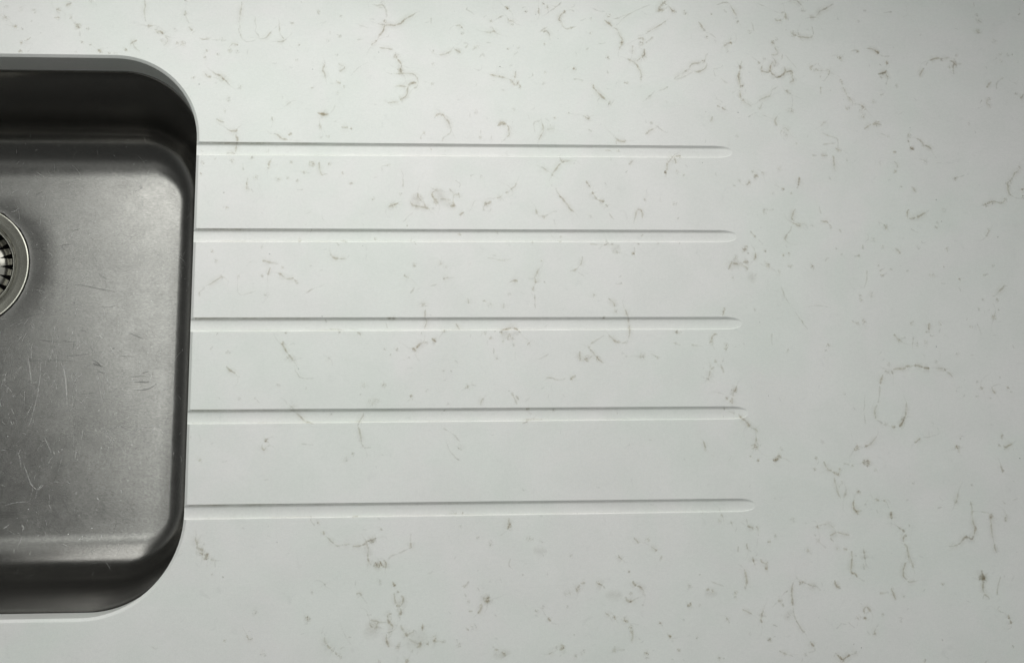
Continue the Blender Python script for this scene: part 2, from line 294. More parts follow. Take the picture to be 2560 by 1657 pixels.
# ---- veins
VEINS = """
2 1.2:280,1065 274,1006 268,979 267,940 262,913 266,886
1 1:266,886 264,840 279,801 291,775 324,757 361,760 390,772
1 1:379,954 382,911 391,865 382,841 403,811 413,784
2 1:413,784 433,780 462,792 484,816 501,834
1 1:555,933 557,883 564,821 590,787 587,767
2 1:532,757 558,759 598,769 616,787
1 1.5:-26,783 0,770 40,771 98,766 142,765 186,766
2 1.3:205,720 216,735 230,739 252,732 263,730
b2 3:201,684
b2 2:257,680
2 1.5:31,696 37,675 35,690
2 1.5:8,631 21,632 33,637
b2 2:112,659
2 1.6:8,526 23,515 30,504 45,489 74,482
3 1.6:80,525 102,509 128,498 150,486 161,471 183,449 209,423
3 2:150,483 163,468 169,465
1 1:97,440 115,439
b2 2.5:282,412
b4 1.2:-13,428
b2 2:-55,478
1 1.5:591,352 596,325
2 1.3:614,273 628,284 653,303
2 1:518,189 521,159
b1 3:201,321
2 1.2:116,170 138,156 160,147 178,149
b1 2:179,231
2 1.5:197,100 208,89 230,82 262,82 269,97
2 1.5:268,101 262,75 263,45 274,27 274,8 264,-14 262,-51 259,-73
2 1.5:195,-81 223,-77 259,-82
2 1.3:521,66 557,59 579,40 593,29 615,22 640,19
2 2:640,48 654,64 668,65
2 1.6:862,144 868,118
b2 2.5:865,114
b4 .8:899,84
2 2:1020,121 1033,112 1055,114 1073,120
b2 2:1095,105
3 2.2:839,224 861,219 887,212 916,210 938,216
3 2.5:872,217 901,208
1 1:938,216 959,246 977,284
1 1.5:867,32 889,51
b2 2:923,44
1 1.5:964,156 989,162
b4 1:807,552
2 1.8:891,583 884,549 894,519 902,487
b2 2.5:891,581
2 1.6:996,604 1007,585 1029,581 1042,570 1033,555 1007,539 1000,550
2 2:979,470 990,455 1016,448
1 1.5:935,449 964,443
b1 2:991,374
b1 2:1038,420
b1 2.5:804,409
b1 2:984,663
1 1:1081,498 1125,552 1169,587 1213,607
1 2:833,1004 852,973
b1 2.5:841,996
b2 2:651,900
b2 2:700,737
1 2:927,850 935,819
1 1.5:976,823 1005,808
b2 2:1005,806
2 1.3:1145,898 1167,891 1182,886
1 1.5:1241,1061 1285,1050 1315,1058 1345,1020 1349,981 1345,949
b1 4:1315,1055
1 1:1223,947 1263,940
b3 2.5:1334,932
2 1.5:1284,909 1315,904 1338,901
3 1.6:1595,1008 1569,1000 1539,977 1501,956 1479,940 1460,916 1434,908 1408,896 1382,903 1353,899 1334,888 1327,863 1312,836 1293,809 1282,785
2 1.3:1282,785 1264,766 1245,754 1240,738
2 1.2:1294,725 1330,720 1360,717 1401,709
3 2:1408,675 1421,660 1430,637
3 1.5:1430,637 1449,610 1463,595
b3 3:1415,671
4 2:1463,595 1452,564 1449,545
b4 2.5:1450,552
2 1.4:1438,552 1463,530 1474,518
2 1.4:1390,525 1434,527 1463,530 1508,528 1548,523 1567,508 1577,481 1574,458
3 1.8:1574,454 1555,458 1537,454 1518,446 1511,428
2 1.2:1548,412 1570,428 1581,451
2 1.3:1408,429 1448,432 1485,428 1511,428
3 1.5:1511,428 1503,404 1500,373 1485,347 1463,335 1448,323
3 2:1470,339 1452,327
2 1.5:1448,323 1433,310 1397,308 1371,304
3 2.5:1371,315 1360,296
b4 .8:1292,689
1 1:1629,468 1670,455
1 1.5:1630,80 1605,65 1601,27
b2 2:1623,76
1 1.2:498,-42 496,-75
b1 2:685,623
1 1.3:1131,779 1182,791
1 2:714,1080 722,1060
b1 2:1011,967
b1 2:917,776
1 1.5:1955,1049 1951,1030 1981,1011 2007,987
b3 2.2:2256,1050
2 1.5:2234,1062 2264,1035
b2 2:2273,944
2 1.6:2251,976 2266,948 2296,945 2310,929
b2 2:2286,917
b2 2.5:2130,946
1 1.5:2153,943 2191,971 2229,991
b3 2.5:2392,1021
1 1.2:2366,1052 2397,1061
1 1.5:2526,1083 2564,1079 2609,1068 2635,1065
b2 2:2530,1085
2 1.2:2491,1058 2492,999
2 1.2:2556,1075 2563,1048
1 1:2671,1105 2632,1069 2570,1024 2523,988
b4 .8:2469,1002
2 1.8:2076,859 2121,856 2151,860 2173,845 2187,841
1 1.2:2122,887 2133,899 2155,860
2 1.5:1859,904 1897,902 1915,880
b2 2:1915,845
2 1.5:1738,674 1775,678 1805,692 1828,709 1839,727
b1 5:1887,705
2 1.3:1857,716 1887,701 1898,689
1 2:1918,771 1955,764 1932,725
1 1.8:1984,710 2014,741
b1 3:2018,743
1 2.5:2035,656 2066,684 2073,657
1 1.3:2090,774 2127,771
1 1:2057,610 2053,572 2027,561 1993,579
3 1.5:2688,1030 2676,1014 2652,990 2645,962 2659,947
b3 2.5:2684,1022
1 1.2:2688,1035 2737,1039 2763,1027
2 2:2647,958 2662,951 2658,931
1 1.5:2658,931 2680,900 2710,892 2748,902 2779,913
b2 2:2740,901
1 1.5:2803,953 2849,977
b1 2:2887,978
1 1:2883,1065 2943,1038 2996,1033
b2 3:3021,1000
3 1.5:2986,969 3008,948 3030,933 3048,909
2 1.5:3048,909 3082,890 3099,851 3117,816 3114,780 3099,749 3087,724
b3 3:3112,788
1 1.3:3047,976 3093,981 3155,1010
1 .8:3076,921 3155,998 3249,1051 3343,1092
1 1:3272,1043 3316,1008
b3 3:3455,1110
2 2.2:3464,1126 3443,1102 3419,1078 3410,1058 3441,1054
b3 3:3425,1046
b2 2.5:3402,1045
b2 2:3451,955
2 1:3448,957 3404,927 3349,894 3294,858
2 1.6:3231,814 3247,822 3277,826 3276,806
b3 3.5:3268,787
1 1.3:3291,787 3330,815 3358,835
2 1.6:3199,770 3193,735 3187,699
4 1.6:3285,744 3280,720 3283,701 3267,677 3262,661
3 1.5:3283,701 3277,681
2 1.4:3138,667 3164,656 3193,641 3224,649 3255,673
2 1.5:3193,641 3215,622 3236,587 3251,548 3247,509
b2 2:3247,508
b4 .8:2632,812
b3 2:3001,673
1 1.2:3001,673 3020,654
2 1.5:2520,858 2539,874 2565,855 2568,827
b2 2:2531,772
1 1.3:2490,858 2528,889 2559,910
b4 1:2190,589
2 1.4:2093,535 2119,525 2160,519 2204,508 2249,497
2 1.4:2249,497 2275,478 2293,455 2307,444
b3 2:2323,471
b3 2.5:2337,438
3 1.5:2307,444 2323,467
2 1.3:2310,559 2303,532 2301,502
1 1.2:2133,482 2155,481
1 1.3:2398,503 2425,515 2436,530 2425,545
2 2:2727,588 2745,580 2768,571
b3 1.5:2742,584
1 1.3:2735,499 2788,500 2810,485
b1 2:2527,551
b1 2:2512,462
2 2:2880,871 2875,848
1 1.5:2841,730 2864,746
1 1.3:2994,576 2997,545
1 1:2933,778 2994,785
1 1.2:3115,477 3148,469
b1 2:3141,477
3 1.5:2884,455 2887,435 2912,409 2934,382 2963,355 2981,333
b2 2.5:2884,451
b3 3:2998,314
1 1:2933,363 2917,336 2920,305
b1 2.5:3303,372
1 1.5:3256,332 3303,371 3350,418
1 1.3:3380,418 3426,434 3450,454
2 1.5:1697,182 1712,209 1734,224 1760,217
3 1.4:1760,217 1778,194 1800,168 1810,142 1823,112
1 1:1823,112 1817,82 1791,63 1769,47 1754,17
b2 2.5:1763,217
3 2:2159,136 2175,145 2194,161 2212,153 2234,146
b3 2:2198,157
2 1.3:2234,146 2245,116 2248,70 2225,51
1 1:2225,51 2206,21
b2 2:2037,46
1 1:2042,106 2037,46
2 1.3:2494,171 2501,133 2501,95 2484,65 2461,23
1 1.2:2488,201 2472,178 2438,167 2434,125 2447,80
1 1.2:2517,202 2550,172 2556,134
2 2:2526,109 2552,116 2586,117
b2 2:2592,199
1 1.5:2388,223 2406,185
b2 2:2287,258
2 2:2797,224 2812,216 2834,199 2857,217
b2 2.5:2842,205
1 1.2:2690,242 2734,231
b1 2:2690,242
2 1.8:3030,62 3048,43 3078,29 3115,31
1 1:3041,32 3041,6
b2 2:3108,31
1 1.5:3301,179 3323,164
b2 2:3312,173
2 1.5:3259,80 3291,106 3325,126
1 1:3338,156 3396,111 3433,96
1 2:2835,121 2864,99
1 1.5:1992,234 2022,235
b1 2.5:2007,238
b2 2:2254,729
b1 2:2333,738
1 1:2298,683 2328,707
b1 2:1694,698
b1 2:1693,602
1 1.5:1681,963 1680,908
b1 2:1684,452
1 1.5:1666,-25 1681,-47
b1 2:2210,408
1 1:2963,-37 3008,-40
b1 2:3056,-43
2 2:3481,1083 3514,1047 3548,1036
b2 2.5:3517,1046
b2 3:3610,1031
2 1.3:3961,1107 3971,1079 3988,1047 4005,1011
1 1.2:3852,1101 3891,1113 3938,1118 3961,1107
b4 1.2:4000,995
b2 2:4006,966
1 1.6:3904,1066 3933,1038
b3 1.5:3811,1026
2 1.6:3706,967 3720,943 3737,912 3759,886
1 1.3:3759,884 3800,865 3837,834
b2 2:3759,841
1 1.5:4118,965 4128,926 4133,890
b1 2.5:4098,886
1 1:4163,1122 4239,1087 4314,1052 4359,1029
3 1.6:4481,1147 4495,1128 4517,1108
2 1.3:4417,1134 4446,1147 4481,1147
b2 2.5:4526,1068
2 1.5:4386,1049 4386,1021 4389,1002
b3 3:4390,998
2 2:4299,1000 4310,984 4341,985 4353,993
b2 2:4349,985
1 2:4353,1045 4384,1049
3 1.5:4769,1124 4731,1099 4691,1079 4654,1058 4636,1033 4617,1011
4 1.5:4617,1011 4592,1009 4572,1006
2 2:4376,910 4390,906
3 1.8:4421,890 4430,875 4460,863
3 1.4:4460,863 4495,854 4545,849 4576,857 4591,871
b2 2.5:4427,891
2 1.2:4474,895 4476,867
1 1:4586,937 4590,905 4591,873
3 1.8:3958,800 3931,796 3911,784 3891,772
b3 2:3946,800
b1 2:3923,729
2 2:4264,825 4267,805 4277,793
b3 2.5:4270,803
b2 2:4301,833
2 1.4:4285,785 4290,758 4302,734 4303,715 4279,706 4256,710
1 1.3:4342,715 4336,683 4324,679
4 1.5:4270,679 4287,651 4278,632 4275,616
3 1.4:4265,663 4247,631 4238,592 4243,568
4 1.8:4243,568 4265,549 4279,530
4 1.6:4279,530 4302,536 4330,550 4347,574 4355,601 4345,615
3 1.4:4167,582 4197,574 4220,572 4238,588
2 1.4:4177,622 4167,582
2 1.5:4145,657 4163,638
1 3:4197,685 4211,670
3 1.4:4353,574 4374,578 4398,586 4408,567 4385,558
3 1.4:4408,559 4404,531 4414,512 4396,501 4375,493
b2 2:4398,584
1 1:4357,711 4410,649 4446,602
2 2:4575,628 4555,619 4553,588
b3 2.5:4588,592
2 1.4:4588,596 4622,589 4653,588
2 1.6:4670,601 4696,588 4681,550
1 1.3:4681,550 4647,511 4632,518
b1 2:4623,542
3 3:4784,697 4787,693
b3 3.5:4785,695
1 1.3:4802,709 4827,730
1 2:4867,742 4915,755 4937,739
b2 2:4926,744
3 1.6:4998,768 5033,768 5063,754 5092,729
b3 2:5085,736
1 1:5092,729 5122,710 5176,711
b3 2:5147,659
2 1.5:5147,682 5143,639
4 1.6:5069,571 5094,571 5122,581 5142,599
3 1.6:5126,576 5143,548 5141,525
1 1:5141,525 5122,485
b2 2:5092,544
b3 1.2:5095,641
2 2:4780,512 4784,497
b2 2.5:4780,505
2 1.5:4787,465 4803,430 4816,399
2 1.5:4816,399 4837,372 4854,349 4848,314
1 1.5:4792,298 4815,287
b2 3:4816,301
2 1.3:4891,330 4910,325 4939,303
b2 3:4940,307
b2 2.5:4914,280
b1 2.5:5013,351
1 1.5:5072,402 5104,414
b1 4:4930,237
b3 3:5030,184
2 1.4:4987,176 5029,180 5067,171
2 1.2:4987,176 4958,160 4925,137
3 2:4007,624 4009,605 4005,589
b4 2.5:4008,608
3 1.5:4005,589 3992,550 3995,511 4001,472 3997,445
3 1.5:4000,468 4018,464 4010,456
2 1.2:3997,445 3993,402 3997,371
2 1.5:3997,367 4018,352 4033,333 4051,321 4080,301
b2 2:4015,352
1 1:4027,667 4012,624
1 1.3:4045,221 4084,248 4115,256
2 1.4:4125,341 4153,361 4196,377 4223,389 4235,424
1 1.4:4235,424 4258,444 4294,466
2 1.6:4338,437 4367,414 4389,402
b2 2:4356,429
1 1:4389,402 4393,352 4385,298
b2 3.5:4375,274
1 1.2:4166,334 4141,295
b2 2:4140,291
2 1.6:4278,242 4257,215 4247,192 4261,154
2 1.6:4301,127 4321,143 4346,121
b1 4:4326,97
1 1:4156,241 4204,219 4242,207
3 1.8:3814,309 3833,298 3844,298
3 1.8:3848,296 3866,281 3881,277
1 1.3:3818,380 3817,357 3847,350
1 1:3839,346 3861,331
b4 1.2:3971,257
1 1:3968,212 3983,216
2 1.3:3776,230 3764,191 3750,183
2 1.4:3746,652 3727,656 3688,636 3649,631 3625,611 3621,592
b3 2.5:3734,649
2 1.3:3753,640 3743,601 3715,581 3684,568 3654,575
1 1.3:3742,656 3751,695 3769,719
2 1.6:3621,592 3577,564 3546,544 3518,528 3498,508
1 1.4:3646,569 3591,537 3537,513 3498,508
1 1.3:3857,521 3878,498 3912,480
1 1:3800,594 3846,601 3878,622
1 1:3803,586 3816,532
b2 2:4618,184
2 1.3:4618,180 4602,165
1 1.2:4601,107 4645,86 4690,71 4714,58 4717,24 4706,-15
1 1:4594,15 4640,23 4702,30
2 1.3:4702,-15 4721,-26 4743,-28
b2 2.5:4710,-19
1 1.2:4832,25 4864,48
b1 2:3952,78
b4 .8:4788,366
b2 1.5:4620,456
1 1:4616,456 4616,405
b2 2:5142,-38
b1 2.5:5206,478
b1 2:4400,21
b1 2:5012,1072
b1 2:4950,986
1 1:5152,1058 5224,1067
1 1.5:5875,1159 5882,1118
b1 2.5:5895,1050
1 2:5885,1029 5880,1001
b2 3.5:5913,997
b3 3.5:5882,920
2 1.5:5879,932 5888,916
b2 2:6232,1067
1 1.5:6239,1132 6239,1092
2 1.4:5483,681 5520,695 5559,698 5582,692 5615,703 5646,703
3 1.4:5483,681 5520,695
b3 2:5578,691
3 2:5640,685 5659,673 5677,658 5663,638 5664,610
b3 3:5681,662
b2 2:5699,722
b2 2:5720,658
b2 2:5635,629
2 2:5659,610 5659,574
1 1.3:5470,671 5447,635
3 1.5:5438,619 5416,599 5400,571 5392,547
b1 3:6012,838
b1 2:6048,738
b2 2:6047,679
b1 2:6103,731
b3 1:6141,737
1 1.5:5983,686 6018,710
2 1.6:5957,517 5932,499 5909,467
b3 2.5:5916,383
2 1.5:5911,376 5896,349 5918,333 5924,310
1 1.3:5864,376 5845,344
1 1:5867,329 5821,305
1 1:6052,552 5996,511 5986,456
b3 2:6136,426
3 1.5:6196,427 6181,403 6164,391
b4 .8:5282,153
b3 2.5:5270,90
2 1.5:5257,59 5263,36
4 2:5270,9 5278,-6 5297,-11
b4 2:5286,-8
2 1.6:5320,71 5350,56 5374,21
3 1.6:5374,21 5400,12 5422,-1 5431,-24
b3 1.8:5374,21
b1 2:5743,185
b1 2:5105,82
1 1:5046,107 5106,85
b2 2:5149,-38
b2 2.5:381,-113
b2 2:32,-152
1 1.5:111,-134 124,-119
b1 3:243,-140
1 1.5:318,-161 319,-198
b2 1.5:319,-200
2 1.5:517,-127 504,-156 501,-178
3 1.8:486,-186 497,-190 501,-201
b2 2:662,-146
2 1.6:752,-213 766,-217
b2 2:754,-216
b2 3.5:812,-158
b1 4:812,-158
2 1.3:864,-143 866,-194 877,-227 896,-249
b2 2:862,-154
2 1.5:931,-153 949,-168
b2 2:934,-153
1 1.3:885,-235 928,-231
1 1.5:353,-260 351,-300 347,-341
b2 1.8:350,-308
b2 3:350,-341
b2 3:410,-260
1 1.2:379,-344 398,-370
b2 3:570,-270
b2 2:638,-262
b2 2:710,-281
1 1:707,-348 754,-348
b2 2:1036,-226
b2 2.5:1097,-296
b2 2:22,-239
b3 1:187,-373
b1 3:206,-482
b2 2:1251,-410
1 1.5:1360,-161 1317,-173
b1 2:1364,-161
1 1.2:1455,-190 1469,-242 1467,-330
b2 2:1451,-375
2 1.6:1360,-470 1386,-459 1418,-452
b2 2.2:1414,-452
b1 4:1386,-470
1 1.5:1418,-448 1458,-426
2 1.5:1519,-418 1526,-440 1544,-458 1577,-465 1620,-473 1663,-487
3 2:1573,-366 1577,-396 1591,-414 1606,-432
3 2:1620,-443 1631,-469 1649,-483
b1 8:1562,-425
b2 1.2:1498,-601
1 1:1540,-506 1468,-579
1 1.2:1178,-587 1189,-606
1 1.2:990,-725 1011,-754
1 1.8:1011,-715 1054,-717 1072,-736
1 1:453,-763 467,-777
b2 1.5:467,-761
b2 2:123,-794
b1 2.5:150,-867
b4 1:521,-813
1 1.2:884,-787 926,-776
2 1.7:949,-804 955,-820 980,-839 1012,-847
2 1.3:1012,-847 1048,-847 1065,-844
1 1.3:1065,-844 1087,-818
b4 .8:1179,-752
1 1:1547,-717 1561,-749
b2 3:1547,-888
2 1.5:1474,-964 1510,-982
b3 1.6:1478,-964
1 2.5:469,-856 511,-870 561,-880 589,-887
2 1.5:469,-863 501,-864 526,-877
b2 2:616,-912
2 1.4:530,-905 520,-937 510,-966
b3 2:470,-967
1 1.3:371,-877 413,-856
2 1.5:185,-980 151,-1001 123,-1019 99,-1033
b2 2.5:188,-978
1 1.5:76,-1054 48,-1072 35,-1089 43,-1117
1 1:296,-969 301,-1026 306,-1082 328,-1105
1 .8:328,-1105 376,-1093 432,-1075
2 1.4:583,-948 612,-965 637,-990
2 1.6:637,-990 665,-990 696,-983
1 1.3:696,-994 725,-1008
b2 2.5:714,-1011
b1 3:502,-1103
b1 2:307,-973
1 .8:768,-1096 845,-1054 929,-1025
b1 4:1609,-1167
b2 2:1609,-1171
1 1:1552,-1046 1517,-1096
b2 2:731,-710
b1 2:1268,-701
2 1.6:1697,-340 1715,-344
2 1.6:1707,-347 1682,-370 1685,-395 1707,-421 1725,-443
2 1.4:1802,-332 1816,-350 1834,-365 1838,-376 1874,-374
2 1.3:1871,-361 1875,-402
1 1.4:1838,-376 1830,-417 1837,-446 1855,-468
b1 9:1743,-395
1 2:1736,-413 1772,-411 1816,-418
b1 5:1815,-457
2 2:1808,-461 1844,-457
b2 3:1700,-439
b2 1.5:1688,-482
b2 2.2:1883,-520
2 1.3:1883,-520 1912,-506
1 1.2:1942,-498 1964,-478 1979,-438 2001,-412
1 1.2:1846,-273 1882,-298 1875,-328
1 1.3:1956,-242 1985,-227
b1 2:2036,-242
2 1.8:2051,-467 2069,-445 2091,-437 2113,-426
b2 3:2066,-443
1 1.8:2047,-459 2054,-496
3 1.7:2147,-399 2165,-399 2181,-389
2 1.5:2209,-363 2231,-355
3 1.8:2255,-329 2262,-340
2 1.4:2295,-288 2283,-314 2261,-329
2 1.4:2471,-168 2492,-175 2514,-190 2536,-205
b3 2.5:2631,-118
2 1.3:2620,-107 2638,-129 2671,-125 2716,-120
2 1.4:2638,-129 2611,-152 2588,-182 2561,-223
b2 1.8:2559,-227
1 1.3:2559,-227 2549,-253
1 1:2548,-294 2558,-320
2 1.5:2587,-350 2612,-386 2640,-416 2665,-449 2682,-478 2711,-502
b2 1.5:2611,-390
2 1.2:2807,-270 2817,-292 2842,-322
3 2:2848,-348 2859,-367
2 1.4:2862,-381 2883,-407
3 2:2890,-411 2912,-418 2938,-424
3 1.8:2944,-440 2962,-462
1 1:2964,-507 3003,-558
2 1.2:3134,-144 3165,-110
b2 1.5:3135,-143
1 1:3121,-186 3102,-208
4 2.2:3385,-201 3411,-203
b4 1.8:3402,-201
2 1.3:3418,-124 3411,-191
b2 2:3238,-411
2 1.3:3148,-565 3162,-528 3175,-487 3201,-482 3215,-509 3210,-542
1 2:3210,-528 3216,-557
2 1.5:2433,-480 2436,-502 2443,-522
1 2.5:2447,-524 2487,-535 2520,-520 2549,-505 2586,-497
b1 4:2487,-535
1 1:2563,-553 2569,-597
b1 2:2834,-535
1 1.5:2070,-838 2106,-841 2192,-856 2243,-845
1 1.2:2106,-816 2135,-820
b1 2:2196,-856
b2 1.5:2463,-859
2 1.5:2455,-906 2436,-927 2425,-953 2408,-978
3 2:2408,-978 2414,-999 2420,-1017
b3 1:2482,-1009
2 1.8:2232,-1010 2261,-1000 2290,-1003
b2 2:2269,-1002
1 1.2:2232,-1010 2210,-1032
2 1.2:2405,-1039 2393,-1067
b2 1.5:2397,-1064
1 1:2407,-1096 2409,-1153 2411,-1196
2 1.4:1752,-989 1770,-981 1792,-982
b2 1.5:1760,-988
b1 3:1732,-882
b1 2:1775,-903
1 1:1659,-1039 1709,-1029
2 1.3:2762,-822 2754,-866 2742,-894
1 1.3:2742,-887 2708,-923 2664,-934
1 1:2726,-938 2768,-970
b1 2:2706,-927
1 1.3:2820,-735 2878,-738 2952,-738
2 1.5:2922,-743 2959,-727
b1 6:3009,-767
3 2:3016,-781 3016,-807
b1 2:2985,-734
b2 2:3173,-730
2 1.8:3121,-807 3147,-799
b2 2:3132,-803
1 1:3141,-756 3147,-796
b2 1.5:3208,-669
b2 1.5:2405,-725
1 1.3:2594,-724 2616,-713
1 2:2603,-677 2617,-684
1 1.2:3015,-981 3045,-959
1 1:2992,-1021 3035,-1024
b1 2:3032,-1023
b1 3:2836,-1105
3 1.6:2937,-1125 2958,-1143 2979,-1168 2982,-1189
2 1.5:2186,-1160 2182,-1196
2 1.4:1929,-1125 1935,-1167
b2 2:2047,-1144
b1 3:2089,-1174
b1 2:2231,-1096
1 1.5:1860,-658 1892,-672
b1 2:1878,-665
b1 2:2153,-653
b1 1.5:3319,-726
2 1.4:3422,-131 3461,-85 3469,-78
2 1.4:3469,-82 3514,-74 3522,-77
2 1.4:3469,-82 3477,-108 3481,-138
b2 2:3515,-94
b1 3:3490,-195
b2 1.5:3533,-221
b2 2:3455,-434
1 1.5:3468,-549 3487,-534
1 1.2:3774,-200 3780,-226
b4 .8:3680,-128
b3 3:4077,-228
2 1.6:4053,-243 4077,-221 4095,-236
b2 2:4056,-194
2 1.5:4116,-194 4135,-205 4130,-220
2 1.5:4029,-270 4013,-285 3990,-293
b2 2:4029,-270
b1 2:3947,-261
b1 2:3907,-297
b3 1.5:4277,-323
2 1.2:4259,-314 4281,-325
1 1:4208,-291 4252,-310
b1 3:4258,-170
3 1.8:4403,-228 4397,-268 4389,-298
1 1.2:4389,-298 4379,-320
b1 2:4196,-355
b2 1.8:4332,-355
3 1.8:4361,-467 4341,-493 4329,-519 4326,-545 4343,-561
2 1.6:4324,-567 4367,-593 4413,-582
b2 3:4368,-590
3 2:4439,-586 4423,-598
b1 2:4473,-593
1 1.3:4315,-597 4311,-627 4284,-657
2 1.4:4284,-657 4263,-694 4277,-712
2 1.5:4532,-552 4558,-563 4580,-563 4601,-581
1 1:4601,-581 4622,-600
b2 1.5:4610,-611
1 1.3:4536,-447 4547,-507
1 1.3:4512,-66 4550,-68
3 1.8:4577,-63 4611,-67 4634,-65
2 1.4:4664,-65 4675,-76 4675,-122 4675,-167 4681,-190
1 2:4773,-83 4775,-113
b1 2:4635,-240
2 1.3:5135,-107 5156,-130 5153,-156
b3 2.5:5136,-181
b2 1.5:5171,-299
b2 3:4124,-486
1 3:4196,-475 4135,-479
1 1:4069,-524 4066,-509
b3 1.5:4039,-676
1 1:4006,-635 4040,-680
1 .8:4062,-694 4096,-735
b3 3:3959,-768
3 1.7:3942,-757 3956,-779 3972,-764
2 1.5:3962,-746 3984,-750
b2 1.5:3983,-800
3 1.6:4034,-783 4035,-816 4030,-838 4014,-849
1 3:4020,-761 4034,-768
b3 2:4107,-779
b2 3:3884,-831
b3 2.5:3960,-863
3 1.6:3939,-863 3980,-863
3 1.8:3858,-856 3841,-893 3829,-922
b1 6:3887,-878
2 2:3865,-871 3901,-882
2 1.5:3959,-907 3973,-922
b2 2:3961,-911
2 1.6:3844,-980 3866,-976
b3 3:4116,-881
2 1.6:4101,-892 4137,-900
b3 2:4284,-804
b2 2.5:4243,-817
b2 3:4287,-891
b3 2.5:4454,-895
1 1.5:4436,-890 4469,-892
1 1.6:4550,-859 4567,-836 4589,-833
1 1.5:4666,-810 4689,-803
b2 1.8:4808,-818
1 1:4770,-821 4808,-818
1 1.3:4845,-729 4842,-773
b2 2:4842,-758
b1 3:4924,-697
1 1:4879,-647 4891,-684 4861,-721
b2 3:5029,-609
2 1.5:5013,-580 5037,-613
b2 2:4994,-751
2 1.3:5077,-754 5105,-776 5122,-802
1 1.2:4949,-928 4996,-906
b1 2:4948,-889
b2 2:4969,-961
b2 1.5:5039,-914
1 1:4968,-964 5008,-942
1 1.2:4859,-920 4850,-986 4825,-1059
b1 6:3999,-973
b1 3:4201,-943
1 1:4210,-1031 4221,-1081 4237,-1125 4267,-1172
b2 2:4793,-1107
b2 2.5:4796,-1139
2 1.5:4895,-1074 4878,-1096 4872,-1125
1 1:4384,-1190 4473,-1179 4547,-1190
b1 1.5:4640,-763
b1 2:4680,-633
1 1:3474,-718 3477,-733
1 1.5:5329,-86 5381,-101
b1 3:5381,-109
1 1.3:5425,-124 5472,-117 5503,-120
b3 2.5:5593,-233
1 1:5600,-226 5671,-210
2 1.8:5252,-296 5272,-323 5282,-345
b4 1.2:5431,-397
2 1.4:5217,-466 5201,-493 5196,-534
3 1.6:5195,-538 5233,-538 5272,-526 5320,-503 5344,-492
1 1.2:5344,-492 5373,-473
b3 1.6:5282,-525
b1 3:5479,-480
b2 2:5410,-604
b1 2:5424,-570
b3 .8:5454,-559
2 1.6:6096,-142 6103,-153 6073,-181 6055,-196 6037,-227
b2 2:6100,-144
3 2.8:6000,-257 6001,-273
b3 3.5:5999,-265
2 1.6:6037,-227 6006,-257
2 1.6:5997,-280 5994,-311 6000,-349 6024,-372
1 1.3:6003,-353 6047,-379 6108,-382
b3 2:6102,-371
3 1.5:6093,-314 6116,-314
b3 3:5801,-426
2 1.5:5800,-448 5816,-445
2 1.8:5810,-426 5858,-410 5897,-410
b3 2:5862,-412
2 1.6:5904,-418 5934,-417 5968,-391
b2 2:5968,-391
b3 2:5812,-625
2 1.3:5816,-629 5798,-651 5780,-674
b2 2.5:5477,-768
b3 1:5440,-896
1 1.5:5539,-986 5593,-975
b2 1.5:5550,-987
1 1.3:5727,-960 5778,-945
1 1:5404,-1015 5445,-1023
2 1.5:5909,-1037 5886,-1037 5848,-1070 5814,-1103
1 1.3:5783,-1110 5814,-1103
b2 2.5:5819,-1143
b1 2:5708,-1140
b1 2:5814,-889
b1 1.5:5163,-927
b1 3:5348,-964
b1 2:5259,-754
1 1:5211,-616 5269,-646
b2 1:5876,-674
2 1.3:1626,-1202 1622,-1252 1636,-1287 1629,-1315 1618,-1340
2 1.6:1361,-1262 1410,-1269
b3 2:1368,-1262
b3 2:1403,-1266
b4 1:897,-1253
1 1.2:918,-1272 932,-1297
1 1:1347,-1294 1357,-1336
1 1.3:946,-1338 989,-1343 1052,-1348
2 1.3:606,-1435 624,-1453 645,-1484 667,-1515
2 1.2:627,-1425 624,-1453
3 1.7:667,-1515 685,-1539 702,-1560
3 1.4:650,-1529 667,-1548
2 1.2:702,-1560 719,-1550
1 1:702,-1563 710,-1605 728,-1646 756,-1677 805,-1684 846,-1681
b2 1.5:643,-1369
1 1:657,-1352 647,-1376
b4 1:738,-1615
b2 2.5:252,-1500
2 1.5:240,-1596 262,-1623 286,-1637 304,-1651
b2 1.8:265,-1627
1 1:307,-1651 335,-1672
2 1.8:938,-1536 956,-1550
b2 2:1020,-1363
2 1.5:1143,-1363 1164,-1374 1165,-1388
1 1.5:1053,-1558 1081,-1551
b2 1.8:1340,-1482
2 1.3:1431,-1472 1420,-1496
b1 1.5:1378,-1521
3 1.8:1522,-1479 1550,-1486 1547,-1504
3 1.6:1558,-1483 1572,-1462 1589,-1445 1607,-1438 1614,-1424
b3 2:1628,-1438
b3 2:1545,-1484
1 1.3:1462,-1556 1483,-1559
b2 1.2:1507,-1543
1 1:1494,-1615 1532,-1611
b2 1.3:1597,-1375
b1 2:601,-1728
1 1:124,-1486 143,-1458
1 1.3:442,-1815 452,-1805
b2 1.3:443,-1819
1 1:452,-1826 477,-1849
b1 2:332,-1818
b2 3:1329,-1731
b3 .8:1170,-1792
2 1.5:1523,-1794 1518,-1818
b2 2:1521,-1807
b1 3:1277,-1833
b1 4:1250,-1854
b1 3:1194,-1730
3 2:680,-1864 697,-1881 708,-1895
2 1.5:708,-1905 739,-1929 767,-1953 792,-1980
1 1:791,-1973 847,-1994
2 1.3:1194,-1915 1184,-1945 1160,-1982 1146,-2009
2 1.3:1146,-2009 1164,-2037 1171,-2084 1182,-2131
2 1.3:1182,-2131 1199,-2158
1 1:1199,-2155 1247,-2155
3 2.5:513,-2109 533,-2093
b3 2.2:527,-2099
2 1.8:502,-2126 498,-2149 514,-2163 526,-2146
b2 2:1117,-2198
